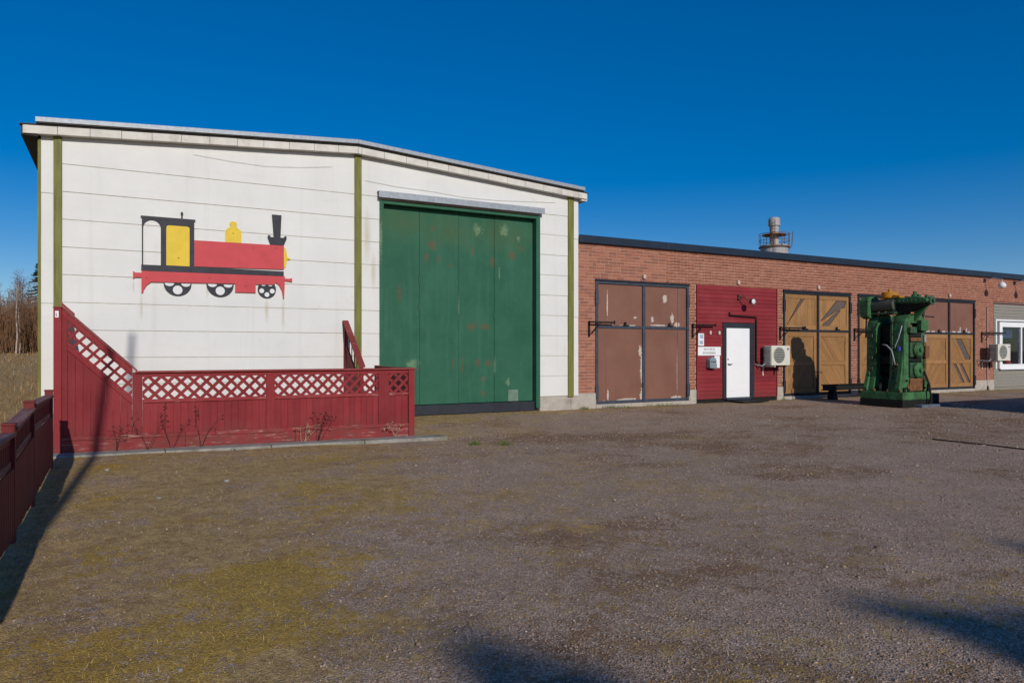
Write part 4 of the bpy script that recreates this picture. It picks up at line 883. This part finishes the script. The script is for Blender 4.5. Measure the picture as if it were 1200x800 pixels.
# ------------------------------------------------------------------ green rolling-mill stand
def make_machine():
    ox, oy = 18.50, -3.62 + .25
    m = empty('mill_stand', (ox, oy, 0), 'tall rusty green rolling mill stand with yellow wheel on top', 'machine')
    A = lambda x: ox + x      # local x: -.65..+.65, local y: -.65..+.65
    B = lambda y: oy + y
    bs = MB().prism([(A(-.72), B(-.72)), (A(.52), B(-.72)), (A(.52), B(.72)), (A(-.72), B(.72))], -.05, .19, 'xy').build('base', 'mblack', m, bevel=.02)
    for y in (-.6, -.2, .25, .6): bx('anchor_bolt', 'mrust', m, A(-.71), A(-.65), B(y) - .03, B(y) + .03, .401, .46, .008)
    MB().prism([(A(-.71), B(-.71)), (A(.50), B(-.71)), (A(.50), B(.71)), (A(-.71), B(.71))], .191, .40, 'xy').build('bed_plate', 'mgreen', m, bevel=.02)
    bx('foot_plate', 'slab', m, A(-.2), A(1.05), B(-.95), B(.1), -.04, .07, .02)
    def housing(y0, y1, nm):
        # closed frame seen along y, rounded shoulders, splayed feet
        o = [(-.66, .40), (-.40, .40), (-.36, .62), (.30, .62), (.34, .40), (.58, .40), (.56, .55), (.47, .85), (.45, 2.05), (.40, 2.28), (.28, 2.42), (.08, 2.47), (-.20, 2.47), (-.38, 2.42), (-.49, 2.28), (-.53, 2.05), (-.55, .85), (-.62, .55)]
        win = [(-.33, .80), (.24, .80), (.24, 2.10), (.14, 2.22), (-.22, 2.22), (-.33, 2.10)]
        L = MB(); cy = (y0 + y1) / 2
        left = [(-.66, .40), (-.40, .40), (-.36, .62), (-.33, .80), (-.33, 2.10), (-.22, 2.22), (-.05, 2.22), (-.05, 2.47), (-.20, 2.47), (-.38, 2.42), (-.49, 2.28), (-.53, 2.05), (-.55, .85), (-.62, .55)]
        right = [(.34, .40), (.58, .40), (.56, .55), (.47, .85), (.45, 2.05), (.40, 2.28), (.28, 2.42), (.08, 2.47), (-.049, 2.47), (-.049, 2.22), (.14, 2.22), (.24, 2.10), (.24, .80), (.30, .62)]
        hl = MB().prism([(A(x), z) for x, z in left], B(y0), B(y1)).prism([(A(x), z) for x, z in right], B(y0), B(y1)).prism([(A(x), z) for x, z in [(-.36, .62), (.30, .62), (.24, .799), (-.33, .799)]], B(y0) + .01, B(y1) - .01).build(nm, 'mgreen', m, bevel=.015)
        for z in (.95, 1.25, 1.55, 1.85):
            bx('side_lug', 'mdark', hl, A(-.585), A(-.545), B(cy - .07), B(cy + .07), z, z + .1, .008)
        for z in (.6, 1.1, 1.6, 2.1): MB().lathe([(.03, 0), (.03, -.025), (.0, -.03)], (A(.36), B(y0) - .001, z), 'y', 6).build('bolt', 'mdark', hl)
        for x in (-.56, .50): bx('foot_bolt', 'mblack', hl, A(x) - .04, A(x) + .04, B(y0) - .06, B(y0) - .001, .40, .52, .01)
        return hl
    h1 = housing(-.62, -.16, 'front_housing'); h2 = housing(.30, .62, 'rear_housing')
    MB().prism([(A(-.56), .41), (A(-.70), .41), (A(-.72), .50), (A(-.62), .95), (A(-.56), 1.5)], B(-.60), B(-.46)).build('rib', 'mgreen', m, bevel=.01)
    MB().prism([(A(-.56), .41), (A(-.70), .41), (A(-.72), .50), (A(-.62), .8), (A(-.56), 1.0)], B(.48), B(.60)).build('rib', 'mgreen', m, bevel=.01)
    # chocks and roll ends in the front window
    for z, mt in ((.98, 'mdark'), (1.52, 'mgreen')):
        c = MB().box(A(-.32), A(.23), B(-.68), B(-.1), z - .20, z + .20).build('chock', 'mdark', m, bevel=.03)
        MB().lathe([(.20, 0), (.20, -.06), (.15, -.10), (.06, -.10), (.055, -.16), (.0, -.16)], (A(-.045), B(-.681), z), 'y', 24).build('bearing_cover', 'mgreen', c)
        for k in range(8): MB().lathe([(.018, 0), (.018, -.02)], (A(-.045 + .172 * math.cos(k * .785)), B(-.742), z + .172 * math.sin(k * .785)), 'y', 6).build('bolt', 'mblack', c)
        MB().lathe([(.17, 0), (.17, .9)], (A(-.045), B(-.1), z), 'y', 20).build('roll', 'mblack', m)
    bx('opening_dark_plate', 'mblack', m, A(.28), A(.31), B(-.15), B(.29), .41, 2.3); bx('guide_table', 'mblack', m, A(-.30), A(.27), B(-.15), B(.29), .41, .78); bx('entry_guide', 'mblack', m, A(-.36), A(-.1), B(-.14), B(.28), 1.12, 1.36, .02); bx('upper_guide', 'mblack', m, A(-.30), A(.2), B(-.15), B(.29), 1.72, 2.2, .02)  # black back plate added so the unlit opening between the housings reads dark
    bx('rear_cover', 'mblack', m, A(-.345), A(.255), B(.42), B(.45), .60, 2.26)
    bx('wedge_block', 'mblack', m, A(-.30), A(.22), B(-.60), B(-.2), 1.21, 1.30); bx('wedge_block', 'mrust', m, A(-.28), A(.18), B(-.66), B(-.2), 1.74, 1.84, .01)
    MB().lathe([(.10, 1.84), (.10, 2.2), (.07, 2.2), (.07, 2.7)], (A(-.045), B(-.4), 0), 'z', 16).build('screw_down', 'mrust', m)
    MB().lathe([(.10, 1.84), (.10, 2.2), (.07, 2.2), (.07, 2.7)], (A(-.045), B(.46), 0), 'z', 16).build('screw_down', 'mrust', m)
    bx('gauge_box', 'mgreen', m, A(.02), A(.34), B(-.78), B(-.621), 2.02, 2.30, .02); bx('gauge_box', 'mdark', m, A(-.40), A(-.12), B(-.74), B(-.621), 1.95, 2.12, .02); bx('valve_block', 'mrust', m, A(.26), A(.44), B(-.74), B(-.621), 1.3, 1.62, .02)
    bx('side_rail', 'mgreen', m, A(.455), A(.50), B(-.56), B(-.20), .85, 2.2, .01); bx('data_plate', 'zinc', m, A(.36), A(.44), B(-.632), B(-.6215), 1.72, 1.92)
    # drive on top: motor cylinder along y with end cap, long flat gear case and wheel
    MB().lathe([(.0, -.02), (.15, -.02), (.17, .0), (.17, .72), (.0, .72)], (A(-.36), B(-.22), 2.72), 'y', 24).build('motor', 'mgrey', m, smooth=False)
    MB().prism([(A(-.62), 2.42), (A(-.45), 2.36), (A(-.20), 2.42), (A(-.14), 2.62), (A(-.14), 2.92), (A(-.25), 2.98), (A(-.55), 2.98), (A(-.64), 2.88)], B(.50), B(.80)).build('gear_head', 'mgreen', m, bevel=.03)
    bx('cross_beam', 'mdark', m, A(-.50), A(.10), B(-.30), B(.50), 2.475, 2.53, .01)
    MB().lathe([(.16, 2.48), (.24, 2.50), (.24, 2.56), (.16, 2.58)], (A(-.2), B(-.1), 0), 'z', 24).build('worm_wheel', 'mdark', m)
    MB().lathe([(.0, 2.90), (.20, 2.90), (.23, 2.93), (.23, 3.04), (.20, 3.07), (.05, 3.07), (.05, 3.15), (.03, 3.16), (.0, 3.16)], (A(-.30), B(.02), 0), 'z', 28).build('hand_wheel', 'myellow', m)
    MB().prism([(B(-.16), 2.76), (B(-1.12), 2.72), (B(-1.24), 2.76), (B(-1.24), 2.84), (B(-.95), 2.90), (B(-.16), 2.90)], A(-.42), A(-.02), 'yz').build('gear_case', 'mgreen', m, bevel=.03)
    MB().prism([(B(-.16), 2.50), (B(-.60), 2.52), (B(-1.12), 2.69), (B(-1.12), 2.715), (B(-.16), 2.755)], A(-.36), A(-.08), 'yz').build('gear_trough', 'mblack', m)
    MB().prism([(B(-.62), 2.30), (B(-.66), 2.30), (B(-1.05), 2.68), (B(-.62), 2.68)], A(-.10), A(.0), 'yz').build('gusset', 'mgreen', m, bevel=.01)
    MB().lathe([(.09, 2.905), (.09, 2.97), (.05, 2.98), (.05, 3.05), (.0, 3.06)], (A(-.2), B(-.72), 0), 'z', 14).build('grease_cap', 'mgreen', m); MB().lathe([(.06, 2.87), (.06, 2.93), (.0, 2.94)], (A(-.2), B(-1.10), 0), 'z', 12).build('grease_cap', 'mdark', m)
    MB().lathe([(.05, 2.905), (.05, 2.96), (.0, 2.97)], (A(-.3), B(-.92), 0), 'z', 12).build('grease_cap', 'mdark', m)
    MB().lathe([(.12, -.02), (.12, -.06), (.05, -.07), (.05, -.12)], (A(-.22), B(-1.22), 2.79), 'y', 16).build('shaft_end', 'mdark', m)
    MB().prism([(B(-.18), 2.905), (B(-.42), 2.905), (B(-.40), 2.95), (B(-.20), 2.98)], A(-.44), A(-.2), 'yz').build('brass_shoe', 'myellow', m)
    for k in range(7): bx('case_bolt', 'mdark', m, A(-.46), A(-.421), B(-.26 - k * .13) - .018, B(-.26 - k * .13) + .018, 2.79, 2.825, .005)
    for z in (.55, .75, 1.0, 1.3, 1.6, 1.9, 2.2): bx('pipe_clip', 'mblack', m, A(-.60), A(-.552), B(-.30), B(-.26), z, z + .04)
    MB().tube([(A(-.585), B(-.28), .42), (A(-.585), B(-.28), 2.3), (A(-.5), B(-.28), 2.5)], .016, 8).build('grease_pipe', 'mdark', m); MB().tube([(A(.30), B(-.65), .5), (A(.33), B(-.66), 1.2), (A(.30), B(-.65), 1.9)], .014, 8).build('grease_pipe', 'mrust', m)
    bx('recess_shade_block', 'mblack', m, A(-.30), A(.20), B(-.63), B(-.3), 1.86, 2.08); bx('lower_apron', 'mrust', m, A(-.32), A(.24), B(-.66), B(-.621), .42, .76, .02)  # solid black block paints the shade of a recess in the front window
    for x in (-.44, .36):
        for z in (.5, .7): MB().lathe([(.035, 0), (.035, -.03), (.0, -.035)], (A(x), B(-.622), z), 'y', 6).build('bolt', 'mblack', m)
    MB().tube([(A(-.52), B(.64), 2.40), (A(-.52), B(.66), 1.85)], .025, 8).build('hanging_rod', 'mblack', m)
    MB().tube([(A(.35), B(-.66), 2.41), (A(.75), B(-.66), 2.40)], .015, 8).build('lever', 'mblack', m)
    MB().tube([(A(-.70), B(-.05), 1.66), (A(-.72), B(-.2), 1.63), (A(-.72), B(-.36), 1.50), (A(-.70), B(-.42), 1.25), (A(-.66), B(-.42), 1.12)], .02, 8).build('hose', 'hose', m, smooth=True)
    MB().tube([(A(-.62), B(-.62), 2.15), (A(-.66), B(-.55), 1.85), (A(-.68), B(-.45), 1.62), (A(-.66), B(-.42), 1.55)], .012, 8).build('hose', 'paleblue', m, smooth=True)
    bx('blue_valve', 'bluepaint', m, A(-.64), A(-.555), B(-.54), B(-.47), 1.48, 1.60, .01); bx('valve', 'mrust', m, A(-.63), A(-.56), B(-.47), B(-.42), 1.10, 1.16, .01)
    bx('junction_box', 'mdark', m, A(.46), A(.62), B(-.62), B(-.3), .40, .62, .02); bx('gear_box', 'mblack', m, A(.58), A(.95), B(-.7), B(-.3), .07, .34, .03)
    MB().tube([(A(.2), B(-.72), .95), (A(.3), B(-.82), .6), (A(.34), B(-.85), .25), (A(.3), B(-.8), .08)], .03, 8).build('hose', 'mblack', m, smooth=True)
make_machine()
mo = bpy.data.objects['mill_stand']; mo.location = (19.2, -3.2, -.03); mo.scale = (1.0, .9, 1.03)
# black bar added beside it, standing in for a shadow-like dark strip
t = empty('dark_bar_stand_in', (21.0, -.6, 0), 'low black bar on short legs, added for a shadow-like strip beside the green machine', 'stand-in bar')
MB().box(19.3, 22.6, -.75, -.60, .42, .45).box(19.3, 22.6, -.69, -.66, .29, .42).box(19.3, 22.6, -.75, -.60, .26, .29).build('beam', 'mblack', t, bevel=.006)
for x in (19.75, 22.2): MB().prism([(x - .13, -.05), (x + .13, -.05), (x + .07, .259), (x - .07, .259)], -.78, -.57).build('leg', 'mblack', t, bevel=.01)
gp = lambda x, y: (x, y, float(gz(x, y)) + .010)
MB().tube([gp(12.45, -8.35), gp(12.42, -8.9), gp(12.36, -9.5), gp(12.38, -10.1), gp(12.2, -10.8)], .013, 6).build('ground_cable', 'rubber', label='thin dark cable lying on the gravel at the right', cat='cable')

# ------------------------------------------------------------------ chimney behind the workshops
def make_chimney():
    cx, cy = 40.3, 20.0; t = empty('boiler_chimney', (cx, cy, 0), 'rusty pale metal flue with railings rising behind the brick roof', 'chimney')
    MB().lathe([(.92, 0), (.92, 8.75), (.95, 8.8), (.95, 8.86), (.3, 8.9)], (cx, cy, 0), 'z', 28).build('drum', 'chimney', t)
    MB().lathe([(.31, 8.88), (.31, 10.2), (.31, 10.42)], (cx, cy, 0), 'z', 24).build('flue', 'chimney', t); MB().lathe([(.36, 10.22), (.40, 10.25), (.40, 10.66), (.34, 10.80), (.15, 10.86), (.0, 10.86)], (cx, cy, 0), 'z', 24).build('cowl', 'chimney', t)
    MB().lathe([(.80, 9.56), (.82, 9.60), (.80, 9.64), (.33, 9.66)], (cx, cy, 0), 'z', 24).build('collar', 'mrust', t); MB().lathe([(1.05, 8.70), (1.05, 8.745), (.93, 8.745)], (cx, cy, 0), 'z', 28).build('platform', 'mrust', t)
    for k in range(10):
        a = k * .628; p = Vector((cx + 1.02 * math.cos(a), cy + 1.02 * math.sin(a), 8.74)); MB().tube([p, p + Vector((0, 0, .95))], .022, 6).build('railing_post', 'mrust', t)
    for z in (9.2, 9.66): MB().tube([(cx + 1.02 * math.cos(k * .21), cy + 1.02 * math.sin(k * .21), z) for k in range(31)], .018, 5).build('railing', 'mrust', t)
    for s in (-.18, .18): MB().tube([(cx - .74, cy - .55 + s, 8.0), (cx - .74, cy - .55 + s, 10.5)], .02, 5).build('ladder_stile', 'mrust', t)
    for k in range(8): MB().tube([(cx - .74, cy - .73, 8.9 + k * .2), (cx - .74, cy - .37, 8.9 + k * .2)], .014, 5).build('ladder_rung', 'mrust', t)
    for k in range(3): MB().tube([(cx - .74, cy - .55, 9.75 + k * .3), (cx - .3, cy - .1, 9.75 + k * .3)], .016, 5).build('stay', 'mrust', t)
    MB().tube([(cx + 1.02, cy - .3, 8.5), (cx + 1.25, cy - .45, 8.9), (cx + 1.3, cy - .5, 9.9)], .03, 6).build('side_pipe', 'mrust', t)
make_chimney()

# ------------------------------------------------------------------ weeds before the screen
def weed(x, h, seed, mat, lab):
    rr = random.Random(seed); y = -3.52; z0 = -.03; m = MB(); tips = []
    for k in range(rr.randint(2, 4)):
        p = Vector((x + rr.uniform(-.05, .05), y - rr.uniform(0, .1), z0)); pts = [p]; d = Vector((rr.uniform(-.4, .4), rr.uniform(-.15, .05), 1))
        for j in range(6):
            d += Vector((rr.uniform(-.22, .22), rr.uniform(-.1, .05), -.03 * j)); p = p + d.normalized() * h / 6 * rr.uniform(.8, 1.1); pts.append(p)
            if j > 1 and rr.random() < .75:
                q = p + Vector((rr.uniform(-.12, .12), rr.uniform(-.08, .0), rr.uniform(-.02, .09))); m.tube([p, (p + q) / 2 + Vector((0, 0, .015)), q], .003, 4, .0015); tips.append(q)
        m.tube(pts, .0042, 5, .0015); tips.append(p)
    o = m.build('dry_weed', mat, label=lab, cat='weed')
    s = MB()
    for q in tips:
        for _ in range(3):
            c = q + Vector([rr.uniform(-.015, .015) for _ in range(3)]); a = Vector([rr.uniform(-1, 1) for _ in range(3)]).normalized() * .016; b2 = Vector([rr.uniform(-1, 1) for _ in range(3)]).normalized() * .012
            s.add([c - a, c + b2, c + a, c - b2], [(0, 1, 2, 3)])
    s.build('seed_heads', mat, o)
weed(.36, .62, 1, 'weed', 'dry dark weed at the screen, leftmost of the dark pair near the post'); weed(.72, .70, 2, 'weed', 'dry dark weed with tall curled stems left of the bushiest one')
weed(1.12, .66, 3, 'weed', 'bushiest dry dark weed before the red screen'); weed(-.02, .45, 4, 'weed', 'low sparse dead weed below the raking lattice')
weed(3.0, .52, 5, 'weed', 'single dark weed stalk right of the middle of the screen'); weed(2.72, .30, 6, 'strawweed', 'pale straw stalk at the foot of the screen'); weed(4.3, .26, 7, 'strawweed', 'pale straw stalk near the right end of the screen')
for i, (x, y, s, lab) in enumerate(((-.15, -5.35, .035, 'pale stone in the grass nearest the screen post'), (1.1, -6.9, .04, 'pale stone in the grass left of the gravel'), (.35, -7.6, .03, 'small pale stone midway along the fence'), (1.55, -3.86, .045, 'pale stone at the kerb by the bushiest weed'), (.25, -12.2, .02, 'small white pebble in the near grass'))):
    v = [(random.uniform(.7, 1.2) * s * math.cos(a) * math.cos(b_), random.uniform(.7, 1.2) * s * math.sin(a) * math.cos(b_), s * .6 * math.sin(b_)) for b_ in (-.9, 0, .9) for a in [k * 1.047 for k in range(6)]]
    z = float(gz(x, y)); m = MB(); m.add([(p[0] + x, p[1] + y, p[2] + z + s * .35) for p in v], [tuple(range(5, -1, -1)), tuple(range(12, 18))] + [(r * 6 + k, r * 6 + (k + 1) % 6, r * 6 + 6 + (k + 1) % 6, r * 6 + 6 + k) for r in (0, 1) for k in range(6)]); m.build('stone', 'kerb', bevel=.004, label=lab, cat='stone')

# ------------------------------------------------------------------ trees
def bare_tree(name, x, y, h, seed, trunk, lab, group=None, lean=.04, twigs=60, thick=1.):
    rr = random.Random(seed); z0 = float(gz(x, y)) - .1; t = empty(name, (x, y, z0), lab, 'tree', group)
    lx, ly = rr.uniform(-lean, lean), rr.uniform(-lean, lean); pts = [Vector((x + lx * h * k / 8 + rr.uniform(-.05, .05), y + ly * h * k / 8, z0 + h * k / 8)) for k in range(9)]
    MB().tube(pts, .03 + h * .005, 7, .012).build('trunk', trunk, t)
    c = MB()
    for k in range(twigs):
        f = rr.uniform(.22, .98); i = min(7, int(f * 8)); p = pts[i].lerp(pts[i + 1], f * 8 - i); a = rr.uniform(0, 6.28); L = (1.15 - f) * h * rr.uniform(.12, .30) + .3; d = Vector((math.cos(a), math.sin(a), rr.uniform(.5, 1.5))).normalized()
        q = p + d * L * .5 + Vector((0, 0, .05)); e = p + d * L + Vector((0, 0, rr.uniform(-.2, .3))); c.tube([p, q, e], .016 * thick, 4, .005 * thick)
        for _ in range(4):
            s = q.lerp(e, rr.random()); u = Vector((rr.uniform(-1, 1), rr.uniform(-1, 1), rr.uniform(-.4, .9))).normalized() * L * .4; c.tube([s, s + u * .6, s + u + Vector((0, 0, -.05))], .008 * thick, 3, .003 * thick)
    c.build('crown', 'twig', t)
def spruce(name, x, y, h, r, seed, lab, dense=1.0, z0=None, prof=.8):
    rr = random.Random(seed); z0 = float(gz(x, y)) - .1 if z0 is None else z0; t = empty(name, (x, y, z0), lab, 'tree')
    MB().tube([(x, y, z0), (x, y, z0 + h * .5), (x, y, z0 + h)], .06 + h * .012, 8, .01).build('trunk', 'bark', t)
    V, F, T = [], [], []; n = int(h * 24 * dense)
    for k in range(n):
        f = 1 - (k + rr.random()) / n; f = f ** .85; zz = z0 + h * (.10 + .89 * f); L = r * (1 - f) ** prof * rr.uniform(.75, 1.1) + .08; a = rr.uniform(0, 6.28)
        dx, dy = math.cos(a), math.sin(a); drop = -.30 * L
        for s in range(max(3, int(L * 20 * dense) + 3)):
            g = rr.uniform(.1, 1); p = Vector((x + dx * L * g, y + dy * L * g, zz + drop * g + .12 * L * g * g)); sd_ = rr.choice((-1, 1)); w_ = rr.uniform(.12, .28) * (1.1 - g * .5)
            e = p + Vector((dx * .14 - dy * sd_ * w_, dy * .14 + dx * sd_ * w_, rr.uniform(-.10, .03))); q = Vector((dx, dy, .2)) * .05 + Vector((0, 0, .03)); o = len(V); V += [p - q, p + q, e + q * .4, e - q * .4]; F.append((o, o + 1, o + 2, o + 3)); c = rr.uniform(.6, 1.3); T += [(.022 * c, .045 * c, .018 * c)] * 4
    link('crown', np_mesh('crown', np.array([tuple(v) for v in V]), np.array(F), 'leaf', np.array(T)), t).matrix_parent_inverse = Matrix.Translation(-WL[t.name])
def along(px, d):      # a place at lateral direction px (photo pixel) and distance d in front of the camera
    u = (px - 600) / 850; return (d * (.4748 + .8801 * u), -16 + d * (.8801 - .4748 * u))
for i, (px, d, h) in enumerate(((19.5, 66, 6.8), (23, 67, 6.4))):
    x, y = along(px, d); bare_tree('birch', x, y, h, 40 + i, 'birch', ('pale leaning birch trunk, left of the near pair', 'pale birch trunk, right of the near pair')[i], lean=.06, twigs=40)
rr = random.Random(11)
for i in range(30):
    d = rr.uniform(74, 100); px = rr.uniform(-110, 130) if i > 12 else rr.uniform(-6, 52); x, y = along(px, d); bare_tree('bare_tree', x, y, rr.uniform(7.2, 10.0) * d / 85, 60 + i, 'bark' if i % 3 else 'birch', 'slender bare tree in the brown wood beyond the field', 'bare trees of the wood beyond the field', twigs=46)
x, y = along(46, 82); spruce('spruce', x, y, 10.4, 2.6, 5, 'dark spruce at the corner of the white hall', .8)
x, y = along(70, 86); spruce('spruce', x, y, 10.2, 2.8, 6, 'second dark spruce half hidden behind the white hall', .7)
# brushwood filling the wood
V, F, T = [], [], []; n = 34000
for k in range(n):
    d = rng.uniform(70, 104); px = rng.uniform(-140, 150); x, y = along(px, d); z = float(gz(x, y)); h = rng.uniform(.8, 5.5) * (.6 + .4 * rng.random()); a = rng.normal(0, .3); b_ = rng.normal(0, .3); w_ = rng.uniform(.010, .028); o = len(V); base = z - .1 + rng.random() ** 2 * 2.4
    V += [(x - w_, y, base), (x + w_, y, base), (x + a * h * .5 + w_ * .5, y + b_ * h, base + h), (x + a * h * .5 - w_ * .5, y + b_ * h, base + h)]; F.append((o, o + 1, o + 2, o + 3)); c = rng.uniform(.5, 1.3); T += [(.165 * c, .088 * c, .046 * c)] * 4
link('brushwood', np_mesh('brushwood', np.array(V), np.array(F), 'veg', np.array(T)), kind='stuff', label='brown bare brushwood filling the wood beyond the field', cat='brush')
# things behind the viewer whose shadows reach into the yard
spruce('spruce', -.12, -37.0, 10.75, 1.7, 21, 'spruce behind the viewer whose tip shadows the gravel at bottom centre', 1.1, -.2, .62)
spruce('pine', 2.2, -39.4, 11.4, 2.6, 22, 'round topped pine behind the viewer shading the lower right gravel, left of its pair', .6, -.2, .30)
spruce('pine', 4.2, -39.9, 11.75, 2.8, 23, 'round topped pine behind the viewer shading the lower right gravel, right of its pair', .6, -.2, .30)
MB().tube([(-1.22, -18, -.2), (-1.34, -18, 4.6), (-1.42, -18, 6.2), (-1.34, -18, 6.9), (-1.22, -18, 7.7), (-1.19, -18, 8.6), (-1.15, -18, 9.5)], .07, 8, .04).build('leaning_pole', 'bark', label='thin bent pole behind the viewer that shadows the red screen', cat='pole')
# unseen box added off to the right to cast shade into the yard
c = empty('shade_caster_box', (22.5, -9.2, 0), 'low dark box added unseen beyond the right edge to cast shade', 'container')
MB().box(19.5, 26, -10.4, -8.05, .12, 2.12).build('body', 'slab', c, bevel=.02)
for k in range(21): bx('rib', 'slab', c, 19.6 + k * .305, 19.74 + k * .305, -10.44, -10.401, .2, 2.05)
for x in (19.8, 25.4): bx('skid', 'mblack', c, x, x + .3, -10.4, -8.05, -.1, .119)
